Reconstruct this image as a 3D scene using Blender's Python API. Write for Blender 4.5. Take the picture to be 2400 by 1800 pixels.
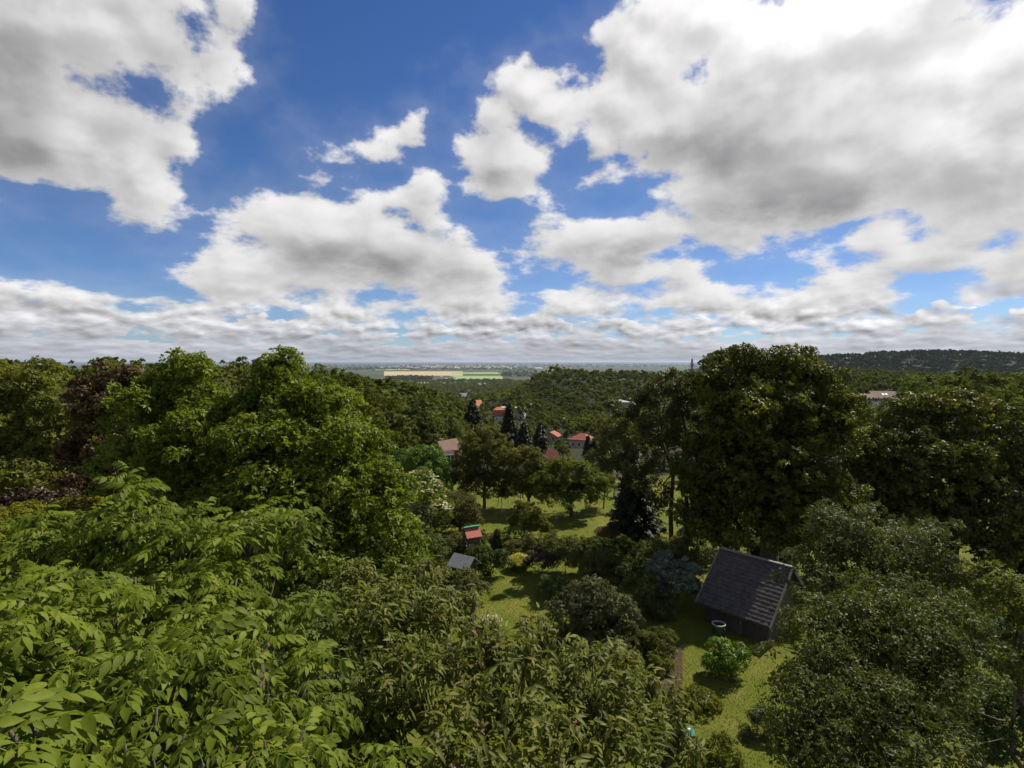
import bpy, math, random
import numpy as np
from mathutils import Vector, Matrix

for _o in list(bpy.data.objects):
    bpy.data.objects.remove(_o)
SC = bpy.context.scene
COL = SC.collection
RAD = math.radians

# ------------------------------------------------------------------ camera
CAM_H = 12.0
FPX = 1310.0                      # focal length in pixels of the 2400 px wide photograph
CX, CY = 1200.0, 900.0
HOR = 848.0                       # row of the horizon
PITCH = math.atan((CY - HOR) / FPX)
cam_d = bpy.data.cameras.new('camera')
cam = bpy.data.objects.new('camera', cam_d)
COL.objects.link(cam)
cam_d.sensor_fit = 'HORIZONTAL'
cam_d.sensor_width = 36.0
cam_d.lens = 36.0 * FPX / 2400.0
cam_d.clip_start = 0.05
cam_d.clip_end = 200000.0
cam.location = (0, 0, CAM_H)
cam.rotation_euler = (RAD(90) - PITCH, 0, 0)
SC.camera = cam

SUN_AZ, SUN_EL = 50.0, 48.0       # degrees, azimuth from +Y towards +X


def ray(px, py):
    """direction of the sight line through a pixel of the photograph, scaled so that y = 1"""
    x, y = (px - CX) / FPX, (CY - py) / FPX
    c, s = math.cos(PITCH), math.sin(PITCH)
    d = Vector((x, c + y * s, y * c - s))
    return d / d.y


def at(px, py, Y):
    d = ray(px, py)
    return Vector((d.x * Y, Y, CAM_H + d.z * Y))


# ------------------------------------------------------------------ node helper
class NT:
    def __init__(s, tree):
        s.t = tree
        s.n = tree.nodes
        s.l = tree.links

    def new(s, kind, **kw):
        n = s.n.new(kind)
        for k, v in kw.items():
            setattr(n, k, v)
        return n

    def put(s, sock, v):
        if v is None:
            return
        if isinstance(v, bpy.types.NodeSocket):
            s.l.new(v, sock)
        else:
            sock.default_value = v

    def m(s, op, a, b=None, c=None, clamp=False):
        n = s.new('ShaderNodeMath', operation=op, use_clamp=clamp)
        s.put(n.inputs[0], a); s.put(n.inputs[1], b); s.put(n.inputs[2], c)
        return n.outputs[0]

    def v(s, op, a, b=None, c=None):
        n = s.new('ShaderNodeVectorMath', operation=op)
        s.put(n.inputs[0], a)
        if b is not None:
            if op == 'SCALE':
                s.put(n.inputs[3], b)
            else:
                s.put(n.inputs[1], b)
        if c is not None:
            s.put(n.inputs[2], c)
        return n.outputs[1] if op in ('LENGTH', 'DOT_PRODUCT', 'DISTANCE') else n.outputs[0]

    def noise(s, vec, scale, detail=2.0, rough=0.5, dist=0.0, dim='3D', out=0, lac=2.0):
        n = s.new('ShaderNodeTexNoise', noise_dimensions=dim)
        if vec is not None:
            s.l.new(vec, n.inputs['Vector'])
        n.inputs['Scale'].default_value = scale
        n.inputs['Detail'].default_value = detail
        n.inputs['Roughness'].default_value = rough
        n.inputs['Distortion'].default_value = dist
        n.inputs['Lacunarity'].default_value = lac
        return n.outputs[out]

    def ramp(s, fac, stops, interp='LINEAR'):
        n = s.new('ShaderNodeValToRGB')
        n.color_ramp.interpolation = interp
        e = n.color_ramp.elements
        while len(e) > 1:
            e.remove(e[-1])
        e[0].position, e[0].color = stops[0][0], tuple(stops[0][1]) + (1,)
        for p, c in stops[1:]:
            k = e.new(p)
            k.color = tuple(c) + (1,)
        s.put(n.inputs[0], fac)
        return n.outputs[0]

    def step(s, x, lo, hi, smooth=True, a=0.0, b=1.0):
        n = s.new('ShaderNodeMapRange', interpolation_type='SMOOTHSTEP' if smooth else 'LINEAR', clamp=True)
        s.put(n.inputs[0], x)
        n.inputs[1].default_value, n.inputs[2].default_value = lo, hi
        n.inputs[3].default_value, n.inputs[4].default_value = a, b
        return n.outputs[0]

    def mix(s, fac, a, b, blend='MIX'):
        n = s.new('ShaderNodeMix', data_type='RGBA', blend_type=blend)
        s.put(n.inputs[0], fac)
        s.put(n.inputs[6], a if not isinstance(a, tuple) else a + (1,) * (4 - len(a)))
        s.put(n.inputs[7], b if not isinstance(b, tuple) else b + (1,) * (4 - len(b)))
        return n.outputs[2]


# ------------------------------------------------------------------ world: clear sky plus cumulus clouds
world = bpy.data.worlds.new('World')
SC.world = world
world.use_nodes = True
W = NT(world.node_tree)
W.n.clear()
sky = W.new('ShaderNodeTexSky', sky_type='NISHITA')
sky.sun_disc = False
sky.sun_elevation = RAD(SUN_EL)
sky.sun_rotation = RAD(SUN_AZ)
sky.altitude = 150
sky.air_density = 1.0
sky.dust_density = 0.15
sky.ozone_density = 4.0
SKY_STRENGTH = 0.064
bg_sky = W.new('ShaderNodeBackground')
bg_sky.inputs[1].default_value = SKY_STRENGTH


gen = W.new('ShaderNodeTexCoord').outputs['Generated']
sep = W.new('ShaderNodeSeparateXYZ')
W.l.new(gen, sep.inputs[0])
dx, dy, dz = sep.outputs
az = W.m('ARCTAN2', dx, dy)
hyp = W.m('SQRT', W.m('ADD', W.m('MULTIPLY', dx, dx), W.m('MULTIPLY', dy, dy)))
tt = W.m('DIVIDE', dz, W.m('MAXIMUM', hyp, 0.001))
hs = W.new('ShaderNodeHueSaturation')
hs.inputs['Saturation'].default_value = 1.22
hs.inputs['Hue'].default_value = 0.512
W.l.new(sky.outputs[0], hs.inputs['Color'])
W.l.new(W.mix(W.step(tt, 0.0, 0.30, True, 0.85, 0.0), hs.outputs[0], W.mix(1.0, hs.outputs[0], (0.66, 0.84, 1.18), 'MULTIPLY')), bg_sky.inputs[0])


def comb(tree, x, y, z=0.0):
    n = tree.new('ShaderNodeCombineXYZ')
    tree.put(n.inputs[0], x); tree.put(n.inputs[1], y); tree.put(n.inputs[2], z)
    return n.outputs[0]


P0 = comb(W, az, tt)                       # heading and slope of the view direction, both as angles
tpos = W.m('MAXIMUM', tt, 0.0)
# edge noise: finer towards the horizon, where clouds are farther off
warp = W.noise(P0, 5.0, 3.0, 0.55, out=1)
warpv = W.v('MULTIPLY', W.v('SUBTRACT', warp, (0.5, 0.5, 0.5)), (0.035, 0.03, 0.0))
Pw = W.v('ADD', P0, warpv)
Pc = comb(W, W.m('MULTIPLY', az, 1.55), W.m('MULTIPLY', W.m('LOGARITHM', W.m('ADD', tpos, 0.22), math.e), 1.15))


def fbm(P):
    return W.noise(P, 4.6, 9.0, 0.60)


n_edge = fbm(Pc)
n_rel = W.noise(Pc, 4.6, 4.5, 0.52)
n_up = W.noise(W.v('ADD', Pc, (0.02, 0.06, 0.0)), 4.6, 4.5, 0.52)       # a sample a little higher: tells tops from bases

# clouds: (x, y, rx, ry) where they stand, in pixels of the photograph, turned into angles
CLOUDS = [
    (20, 130, 300, 290), (200, 90, 280, 120), (400, 100, 150, 90), (520, 130, 85, 75), (560, 60, 50, 70), (330, 10, 160, 70),
    (120, 300, 260, 130), (250, 330, 190, 130), (340, 400, 120, 115), (420, 345, 75, 75), (330, 470, 105, 55), (455, 250, 36, 50), (60, 340, 200, 90),
    (868, 362, 66, 26), (925, 322, 54, 24), (972, 303, 34, 20),
    (1180, 375, 120, 80), (1100, 365, 48, 55), (1150, 290, 70, 60), (1230, 215, 110, 55), (1190, 430, 95, 38), (1300, 250, 100, 60), (1380, 422, 62, 20), (1240, 160, 60, 26),
    (1880, 300, 380, 220), (1560, 300, 120, 120), (1300, 190, 90, 36), (1380, 330, 60, 40), (1500, 150, 110, 100), (1440, 90, 60, 32), (1540, 40, 60, 60), (1620, 60, 110, 90), (2000, 80, 430, 170), (2250, 330, 300, 230), (1470, 250, 120, 80),
    (1900, 490, 330, 80), (1680, 440, 160, 60), (2380, 150, 130, 180), (2360, 500, 120, 50), (2020, 555, 170, 50),
    (740, 560, 230, 95), (620, 530, 105, 62), (920, 590, 180, 90), (560, 640, 140, 48), (1060, 630, 120, 62), (750, 655, 260, 50), (985, 500, 55, 60), (1000, 448, 36, 30), (880, 480, 90, 36),
    (1480, 565, 210, 62), (1290, 605, 70, 42), (1440, 625, 180, 42), (1690, 560, 150, 52),
    (150, 690, 80, 34), (205, 722, 50, 18), (10, 690, 60, 24),
    (2200, 600, 200, 50), (2370, 620, 90, 60), (2280, 690, 85, 30), (1990, 680, 170, 42),
    (560, 765, 200, 34), (660, 722, 190, 34), (1020, 715, 190, 40), (1400, 715, 200, 42), (1640, 705, 170, 40), (1890, 720, 150, 40), (90, 800, 160, 36), (2170, 745, 300, 36),
    (1320, 760, 220, 34), (20, 750, 60, 20),
]
HOLES = [(365, 222, 100, 66), (1025, 300, 40, 60), (470, 75, 24, 52), (2292, 24, 40, 36), (1352, 345, 46, 36), (1300, 120, 60, 40), (840, 735, 70, 12), (1500, 375, 0.1, 0.1)]


def ell(P, lst, sign=1.0):
    acc = None
    for (x, y, rx, ry) in lst:
        a0 = math.atan((x - CX) / FPX)
        ax = rx / FPX * math.cos(a0) ** 2
        t0 = (HOR - y) / FPX * math.cos(a0)
        at_ = ry / FPX * math.cos(a0)
        q = W.v('MULTIPLY_ADD', P, (1 / ax, 1 / at_, 0), (-a0 / ax, -t0 / at_, 0))
        e = W.m('MULTIPLY_ADD', W.v('LENGTH', q), -sign * min(ax, at_), sign * min(ax, at_))
        if sign < 0:
            acc = e if acc is None else W.m('MINIMUM', acc, e)
        elif acc is None:
            acc = e
        else:
            acc = W.m('SMOOTH_MAX', acc, e, 0.02)
    return acc


F = ell(Pw, CLOUDS)
F_up = ell(W.v('ADD', Pw, (0.010, 0.026, 0.0)), CLOUDS)     # the same field a little nearer the sun
F = W.m('MINIMUM', F, ell(Pw, HOLES, -1.0))
# behind and beside the view: broken cumulus of the same kind
n_big = W.noise(W.v('SCALE', gen, 1.0), 2.6, 2.0, 0.5)
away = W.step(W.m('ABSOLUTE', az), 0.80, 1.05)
Fb = W.m('MULTIPLY', W.m('SUBTRACT', n_big, 0.53), 0.6)
F = W.m('ADD', W.m('MULTIPLY', F, W.m('SUBTRACT', 1.0, away)), W.m('MULTIPLY', Fb, away))
# the low bank: rows of small flat clouds closing towards the horizon
t3 = W.m('ADD', tpos, 0.03)
Pl = comb(W, W.m('MULTIPLY', az, 13.0), W.m('MULTIPLY', W.m('LOGARITHM', t3, math.e), 2.7))


def puffs(P, scale, wamt):
    Pq = W.v('ADD', P, W.v('SCALE', W.v('SUBTRACT', W.noise(P, scale * 1.3, 4.0, 0.55, out=1), (0.5, 0.5, 0.5)), wamt))
    n = W.new('ShaderNodeTexVoronoi', feature='SMOOTH_F1', voronoi_dimensions='2D')
    W.l.new(Pq, n.inputs['Vector'])
    n.inputs['Scale'].default_value = scale
    n.inputs['Detail'].default_value = 2.0
    n.inputs['Roughness'].default_value = 0.55
    n.inputs['Smoothness'].default_value = 0.6
    return W.m('SUBTRACT', 1.0, n.outputs['Distance'])


def lowfield(P, det):
    return W.m('ADD', W.m('MULTIPLY', W.noise(P, 1.0, det, 0.56), 0.60), W.m('MULTIPLY', puffs(P, 1.2, 0.45), 0.38))


n_low = W.m('SUBTRACT', lowfield(Pl, 8.0), 0.02)
n_lowup = lowfield(W.v('ADD', Pl, (0.08, 0.22, 0.0)), 6.0)
gap_l = W.m('MULTIPLY', W.step(W.m('MULTIPLY', az, -1.0), 0.36, 0.56, True, 0.0, 0.42), W.step(tt, 0.055, 0.095))
Fl = W.m('MULTIPLY', W.m('ADD', W.m('SUBTRACT', W.m('SUBTRACT', n_low, gap_l), 0.50), W.m('ADD', W.step(tt, 0.05, 0.135, True, 0.20, -0.34), W.step(tt, 0.0, 0.05, True, 0.25, 0.0))), 0.34)
Fn = W.m('ADD', W.m('MINIMUM', F, 0.12), W.m('MULTIPLY', W.m('SUBTRACT', n_edge, 0.48), 0.165))
Ft = W.m('MAXIMUM', Fn, Fl)
alpha = W.step(Ft, -0.008, 0.016)
wisp = W.m('MULTIPLY', W.step(Ft, -0.055, 0.01), 0.10)
alpha = W.m('MAXIMUM', alpha, wisp)

# thickness: grey where the cloud is deep, bright at thin rims and towards the hidden sun
DARK = [(20, 260, 170, 330, 0.95), (120, 480, 230, 60, .5), (1850, 330, 340, 220, 0.95), (1900, 470, 330, 90, 0.95), (1640, 200, 120, 130, .45), (2330, 260, 110, 150, .5), (1800, 200, 140, 110, .5),
        (850, 620, 300, 56, 0.62), (1150, 330, 70, 60, .35), (560, 650, 130, 22, .55), (1100, 650, 110, 22, .6), (1480, 605, 230, 44, 0.75), (2220, 628, 200, 24, 0.95), (1180, 425, 100, 30, .45), (2010, 700, 160, 20, .6),
        (500, 792, 280, 14, .5), (1300, 760, 300, 16, .5), (1650, 740, 240, 16, .5), (2200, 770, 260, 16, .6), (880, 380, 70, 16, .35), (300, 505, 110, 22, .4)]
g = None
for (x, y, rx, ry, k) in DARK:
    a0 = math.atan((x - CX) / FPX)
    ax = rx / FPX * math.cos(a0) ** 2
    t0 = (HOR - y) / FPX * math.cos(a0)
    at_ = ry / FPX * math.cos(a0)
    q = W.v('MULTIPLY_ADD', Pw, (1 / ax, 1 / at_, 0), (-a0 / ax, -t0 / at_, 0))
    e = W.step(W.v('LENGTH', q), 0.25, 1.35, True, k, 0.0)
    g = e if g is None else W.m('MAXIMUM', g, e)
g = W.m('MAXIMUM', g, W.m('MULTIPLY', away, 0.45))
n_soft = W.noise(Pc, 1.7, 4.0, 0.5)
deep = W.step(Ft, 0.0, 0.055)
gg = W.m('MULTIPLY', g, W.step(n_soft, 0.28, 0.66, True, 1.15, 0.55))
gg = W.m('MULTIPLY', gg, deep)
dF = W.m('ADD', W.m('MULTIPLY', W.m('SUBTRACT', F, F_up), 22.0), W.m('MULTIPLY', W.m('SUBTRACT', n_rel, n_up), 5.0))
relief = W.m('TANH', dF)
relief_l = W.m('MULTIPLY', W.m('MULTIPLY', W.m('SUBTRACT', n_low, n_lowup), 3.8), W.step(tt, 0.0, 0.08, True, 0.25, 1.0))
low = W.step(tt, 0.05, 0.13, True, 1.0, 0.0)
rel = W.m('ADD', W.m('MULTIPLY', W.m('MULTIPLY', relief, W.m('SUBTRACT', 1.0, low)), 0.5), W.m('MULTIPLY', relief_l, low))
# glare of the sun behind the high cloud on the right
sd = Vector((math.sin(RAD(SUN_AZ)) * math.cos(RAD(SUN_EL)), math.cos(RAD(SUN_AZ)) * math.cos(RAD(SUN_EL)), math.sin(RAD(SUN_EL))))
near = W.v('DOT_PRODUCT', gen, tuple(sd))
sd = ray(2120, -120).normalized()
glare = W.step(W.v('DOT_PRODUCT', gen, tuple(sd)), 0.93, 1.0, True, 0.0, 0.35)
bri = W.m('ADD', W.m('MULTIPLY_ADD', rel, 0.46, 0.70), W.m('MULTIPLY', glare, 0.8))
bri = W.m('SUBTRACT', bri, W.m('MULTIPLY', W.m('MULTIPLY', deep, W.step(n_soft, 0.35, 0.65, True, 1.0, 0.0)), 0.16))
bri = W.m('MULTIPLY', bri, W.m('SUBTRACT', 1.0, W.m('MULTIPLY', gg, 0.58)))
bri = W.m('MULTIPLY', bri, W.step(tt, 0.0, 0.08, True, 0.86, 1.13))
bri = W.m('MULTIPLY', bri, W.m('SUBTRACT', 1.0, W.m('MULTIPLY', away, 0.30)))     # clouds out of view darkened to cut ambient light and deepen contrast
bri = W.m('MULTIPLY', W.m('MAXIMUM', bri, 0.22), 0.69)
tone = W.mix(gg, (1.0, 0.985, 0.985), (0.98, 0.975, 1.0))
tone = W.mix(W.step(tt, 0.0, 0.10, True, 1.0, 0.0), tone, (0.93, 0.96, 1.06))
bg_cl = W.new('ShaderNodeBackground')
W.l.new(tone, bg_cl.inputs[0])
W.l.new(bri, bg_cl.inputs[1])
mixs = W.new('ShaderNodeMixShader')
W.l.new(alpha, mixs.inputs[0])
W.l.new(bg_sky.outputs[0], mixs.inputs[1])
W.l.new(bg_cl.outputs[0], mixs.inputs[2])
wout = W.new('ShaderNodeOutputWorld')
W.l.new(mixs.outputs[0], wout.inputs[0])
world.cycles.sampling_method = 'NONE'

# ------------------------------------------------------------------ sun
sun_d = bpy.data.lights.new('sun', 'SUN')
sun_d.energy = 4.9
sun_d.angle = RAD(0.5)
sun_d.color = (1.0, 0.93, 0.80)
sun = bpy.data.objects.new('sun', sun_d)
sun.rotation_euler = (RAD(90 - SUN_EL), 0, RAD(180 - SUN_AZ))
COL.objects.link(sun)

vs = SC.view_settings
vs.view_transform = 'Standard'
vs.look = 'None'
vs.exposure = 0.45
vs.gamma = 1.0
vs.use_curve_mapping = False
cy = SC.cycles
cy.max_bounces = 6
cy.diffuse_bounces = 3
cy.glossy_bounces = 2
cy.transmission_bounces = 4
cy.transparent_max_bounces = 6
cy.volume_bounces = 0
cy.use_adaptive_sampling = True
cy.adaptive_threshold = 0.01
cy.use_denoising = True
cy.caustics_reflective = False
cy.caustics_refractive = False
cy.sample_clamp_indirect = 4.0

# ------------------------------------------------------------------ terrain
def sstep(a, b, x):
    t = np.clip((np.asarray(x, float) - a) / (b - a), 0, 1)
    return t * t * (3 - 2 * t)


def terrain(x, y):
    x = np.asarray(x, float)
    y = np.asarray(y, float)
    base = np.interp(y, [-60, 52, 78, 110, 160, 220, 400, 700, 1200, 2000, 3000], [0, 0, -2.5, -7, -15, -20.5, -29, -42, -64, -86, -90])
    left = np.interp(y, [-60, 100, 184, 268, 440, 650, 1000, 2000, 3000], [0, 0, -3, -9, -27, -46, -64, -86, -90])
    w = sstep(0.0, 1.0, (-x - 14 - 0.02 * np.clip(y, 0, 500)) / 32.0)
    z = base + (left - base) * w
    right = np.interp(y, [-60, 60, 230, 550, 900, 1400, 2500], [0, 0, -6, -10, -50, -70, -90])
    w = sstep(0.0, 1.0, (x - 12 - 0.26 * np.clip(y, 0, 900)) / 55.0)
    z = z + (right - z) * w
    # wooded ridge across the valley
    crest = -3.0 + 2.0 * np.sin(x * 0.021 + 1.0) - 7 * sstep(330, 620, x)
    w = sstep(350, 540, y) * (1 - sstep(640, 900, y)) * sstep(-22, 62, x) * (1 - sstep(500, 800, x))
    crest = crest - 5.0
    z = z + (crest - z) * w
    # dark far ridge
    z = z + 96 * np.exp(-((x - 1060) / 430) ** 2 - ((y - 1480) / 260) ** 2) + 40 * np.exp(-((x - 1500) / 300) ** 2 - ((y - 1380) / 260) ** 2)
    z = z + 52 * np.exp(-((x - 560) / 260) ** 2 - ((y - 1500) / 220) ** 2)
    z = z + 0.6 * np.sin(x * 0.05 + 2) * np.cos(y * 0.043) * sstep(60, 160, y)
    # the far side of the plain rises a little
    z = z + 70 * sstep(14000, 42000, y)
    return z


def tz(x, y):
    return float(terrain(x, y))


GYS = np.geomspace(3.0, 60000.0, 500)


def ground_at(px, py):
    """where the sight line through a pixel of the photograph meets the ground"""
    d = ray(px, py)
    Ys = GYS
    for _ in range(3):
        k = int(np.argmax(CAM_H + d.z * Ys <= terrain(d.x * Ys, Ys)))
        if k == 0:
            k = len(Ys) - 1
        lo, hi = Ys[k - 1], Ys[k]
        Ys = np.linspace(lo, hi, 40)
    return Vector((d.x * hi, hi, tz(d.x * hi, hi)))


def tag(o, label=None, cat=None, group=None, kind=None):
    if label: o['label'] = label
    if cat: o['category'] = cat
    if group: o['group'] = group
    if kind: o['kind'] = kind
    return o


def empty(name, loc, rz=0.0):
    o = bpy.data.objects.new(name, None)
    COL.objects.link(o)
    o.location = loc
    o.rotation_euler = (0, 0, rz)
    o.empty_display_size = 0.2
    return o


def link_mesh(name, me, mat, parent=None):
    o = bpy.data.objects.new(name, me)
    COL.objects.link(o)
    if mat is not None and len(me.materials) == 0:
        me.materials.append(mat)
    if parent is not None:
        o.parent = parent
    return o


def np_mesh(name, V, Fc, tint=None, smooth=False):
    """V (n,3), Fc (m,k): one mesh straight from arrays"""
    me = bpy.data.meshes.new(name)
    V = np.ascontiguousarray(V, dtype=np.float32)
    Fc = np.ascontiguousarray(Fc, dtype=np.int32)
    m, k = Fc.shape
    me.vertices.add(len(V))
    me.vertices.foreach_set('co', V.ravel())
    me.loops.add(m * k)
    me.loops.foreach_set('vertex_index', Fc.ravel())
    me.polygons.add(m)
    me.polygons.foreach_set('loop_start', np.arange(0, m * k, k, dtype=np.int32))
    me.polygons.foreach_set('loop_total', np.full(m, k, dtype=np.int32))
    if smooth:
        me.polygons.foreach_set('use_smooth', np.ones(m, dtype=bool))
    me.update(calc_edges=True)
    if tint is not None:
        a = me.attributes.new('tint', 'FLOAT', 'POINT')
        a.data.foreach_set('value', np.ascontiguousarray(tint, dtype=np.float32))
    return me


# a small builder for boxes, prisms, tubes and lathes joined into one mesh
class MB:
    def __init__(s):
        s.v, s.f = [], []

    def add(s, verts, faces):
        b = len(s.v)
        s.v += [tuple(p) for p in verts]
        s.f += [tuple(i + b for i in f) for f in faces]
        return s

    def box(s, x0, x1, y0, y1, z0, z1):
        return s.add([(x0, y0, z0), (x1, y0, z0), (x1, y1, z0), (x0, y1, z0), (x0, y0, z1), (x1, y0, z1), (x1, y1, z1), (x0, y1, z1)],
                     [(0, 3, 2, 1), (4, 5, 6, 7), (0, 1, 5, 4), (1, 2, 6, 5), (2, 3, 7, 6), (3, 0, 4, 7)])

    def bar(s, a, b, w, h):
        a, b = Vector(a), Vector(b)
        d = (b - a).normalized()
        u = d.cross(Vector((0, 0, 1)))
        if u.length < 1e-3:
            u = Vector((1, 0, 0))
        u.normalize()
        n = u.cross(d).normalized()
        c = []
        for p in (a, b):
            for su, sn in ((-1, -1), (1, -1), (1, 1), (-1, 1)):
                c.append(p + u * su * w / 2 + n * sn * h / 2)
        return s.add(c, [(0, 1, 2, 3), (7, 6, 5, 4), (0, 4, 5, 1), (1, 5, 6, 2), (2, 6, 7, 3), (3, 7, 4, 0)])

    def tube(s, pts, radii, n=8, cap=True):
        pts = [Vector(p) for p in pts]
        rings = []
        for i, p in enumerate(pts):
            d = (pts[min(i + 1, len(pts) - 1)] - pts[max(i - 1, 0)])
            d = d.normalized() if d.length > 1e-6 else Vector((0, 0, 1))
            u = d.cross(Vector((0.31, 0.95, 0.07)))
            if u.length < 0.1:
                u = d.cross(Vector((1, 0, 0)))
            u.normalize()
            w = d.cross(u)
            rings.append([p + (u * math.cos(2 * math.pi * k / n) + w * math.sin(2 * math.pi * k / n)) * radii[i] for k in range(n)])
        verts = [q for r in rings for q in r]
        faces = []
        for i in range(len(pts) - 1):
            for k in range(n):
                a, b = i * n + k, i * n + (k + 1) % n
                faces.append((a, b, b + n, a + n))
        if cap:
            faces.append(tuple(range(n - 1, -1, -1)))
            faces.append(tuple(range((len(pts) - 1) * n, len(pts) * n)))
        return s.add(verts, faces)

    def lathe(s, prof, n=24, c=(0, 0, 0)):
        verts, faces = [], []
        for r, z in prof:
            for k in range(n):
                a = 2 * math.pi * k / n
                verts.append((c[0] + r * math.cos(a), c[1] + r * math.sin(a), c[2] + z))
        for i in range(len(prof) - 1):
            for k in range(n):
                a, b = i * n + k, i * n + (k + 1) % n
                faces.append((a, b, b + n, a + n))
        return s.add(verts, faces)

    def build(s, name, mat, parent=None, smooth=False):
        me = bpy.data.meshes.new(name)
        me.from_pydata(s.v, [], s.f)
        if smooth:
            me.polygons.foreach_set('use_smooth', [True] * len(me.polygons))
        me.update()
        return link_mesh(name, me, mat, parent)


# ------------------------------------------------------------------ materials
def new_mat(name):
    m_ = bpy.data.materials.new(name)
    m_.use_nodes = True
    t = NT(m_.node_tree)
    t.n.clear()
    out = t.new('ShaderNodeOutputMaterial')
    return m_, t, out


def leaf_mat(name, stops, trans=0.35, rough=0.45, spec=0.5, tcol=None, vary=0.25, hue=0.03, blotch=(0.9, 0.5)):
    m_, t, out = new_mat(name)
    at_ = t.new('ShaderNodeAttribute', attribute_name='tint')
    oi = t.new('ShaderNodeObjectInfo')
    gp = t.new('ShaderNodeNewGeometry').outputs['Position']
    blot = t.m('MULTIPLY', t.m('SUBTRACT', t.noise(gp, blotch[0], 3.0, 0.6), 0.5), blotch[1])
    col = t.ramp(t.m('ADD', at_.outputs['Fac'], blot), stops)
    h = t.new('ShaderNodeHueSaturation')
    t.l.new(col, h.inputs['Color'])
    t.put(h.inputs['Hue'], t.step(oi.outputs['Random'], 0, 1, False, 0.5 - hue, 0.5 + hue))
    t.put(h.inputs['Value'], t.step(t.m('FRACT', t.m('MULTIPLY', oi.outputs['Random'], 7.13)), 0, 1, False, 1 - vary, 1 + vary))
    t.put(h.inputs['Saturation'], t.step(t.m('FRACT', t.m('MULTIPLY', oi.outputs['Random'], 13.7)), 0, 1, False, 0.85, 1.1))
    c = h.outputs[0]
    p = t.new('ShaderNodeBsdfPrincipled')
    t.l.new(c, p.inputs['Base Color'])
    p.inputs['Roughness'].default_value = rough
    p.inputs['Specular IOR Level'].default_value = spec
    tr = t.new('ShaderNodeBsdfTranslucent')
    tc = t.mix(1.0, c, tcol or (1.25, 1.35, 0.55), 'MULTIPLY')
    t.l.new(tc, tr.inputs['Color'])
    mx = t.new('ShaderNodeMixShader')
    mx.inputs[0].default_value = trans
    t.l.new(p.outputs[0], mx.inputs[1])
    t.l.new(tr.outputs[0], mx.inputs[2])
    t.l.new(mx.outputs[0], out.inputs[0])
    return m_


def plain(name, col, rough=0.7, spec=0.3, nscale=4.0, namt=0.25, bump=0.0, bscale=30.0, metal=0.0):
    """a solid colour with blotchy wear of its own"""
    m_, t, out = new_mat(name)
    tc = t.new('ShaderNodeTexCoord').outputs['Object']
    n = t.noise(tc, nscale, 6.0, 0.6)
    f = t.step(n, 0.3, 0.7, False, 1 - namt, 1 + namt)
    c = t.mix(1.0, tuple(col), comb(t, f, f, f), 'MULTIPLY')
    p = t.new('ShaderNodeBsdfPrincipled')
    t.l.new(c, p.inputs['Base Color'])
    p.inputs['Roughness'].default_value = rough
    p.inputs['Specular IOR Level'].default_value = spec
    p.inputs['Metallic'].default_value = metal
    if bump:
        b = t.new('ShaderNodeBump')
        b.inputs['Strength'].default_value = bump
        b.inputs['Distance'].default_value = 0.02
        t.l.new(t.noise(tc, bscale, 4.0), b.inputs['Height'])
        t.l.new(b.outputs[0], p.inputs['Normal'])
    t.l.new(p.outputs[0], out.inputs[0])
    return m_


def tiled_roof(name, col, rows=3.2):
    m_, t, out = new_mat(name)
    tc = t.new('ShaderNodeTexCoord').outputs['Object']
    n = t.noise(tc, 1.3, 6.0, 0.6)
    n2 = t.noise(tc, 14.0, 2.0, 0.6)
    f = t.step(t.m('ADD', t.m('MULTIPLY', n, 0.7), t.m('MULTIPLY', n2, 0.3)), 0.3, 0.7, False, 0.7, 1.25)
    c = t.mix(1.0, tuple(col), comb(t, f, f, f), 'MULTIPLY')
    p = t.new('ShaderNodeBsdfPrincipled')
    t.l.new(c, p.inputs['Base Color'])
    p.inputs['Roughness'].default_value = 0.8
    wv = t.new('ShaderNodeTexWave', wave_type='BANDS', bands_direction='Z', wave_profile='SAW')
    t.l.new(tc, wv.inputs['Vector'])
    wv.inputs['Scale'].default_value = rows
    b = t.new('ShaderNodeBump')
    b.inputs['Strength'].default_value = 0.5
    b.inputs['Distance'].default_value = 0.05
    t.l.new(wv.outputs[1], b.inputs['Height'])
    t.l.new(b.outputs[0], p.inputs['Normal'])
    t.l.new(p.outputs[0], out.inputs[0])
    return m_


def bark_mat(name, c0, c1, scale=6.0):
    m_, t, out = new_mat(name)
    tc = t.new('ShaderNodeTexCoord').outputs['Object']
    st = t.v('MULTIPLY', tc, (1.0, 1.0, 0.18))
    n = t.noise(st, scale, 6.0, 0.65)
    c = t.ramp(n, [(0.3, c0), (0.7, c1)])
    p = t.new('ShaderNodeBsdfPrincipled')
    t.l.new(c, p.inputs['Base Color'])
    p.inputs['Roughness'].default_value = 0.9
    b = t.new('ShaderNodeBump')
    b.inputs['Strength'].default_value = 0.8
    b.inputs['Distance'].default_value = 0.03
    t.l.new(n, b.inputs['Height'])
    t.l.new(b.outputs[0], p.inputs['Normal'])
    t.l.new(p.outputs[0], out.inputs[0])
    return m_


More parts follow.
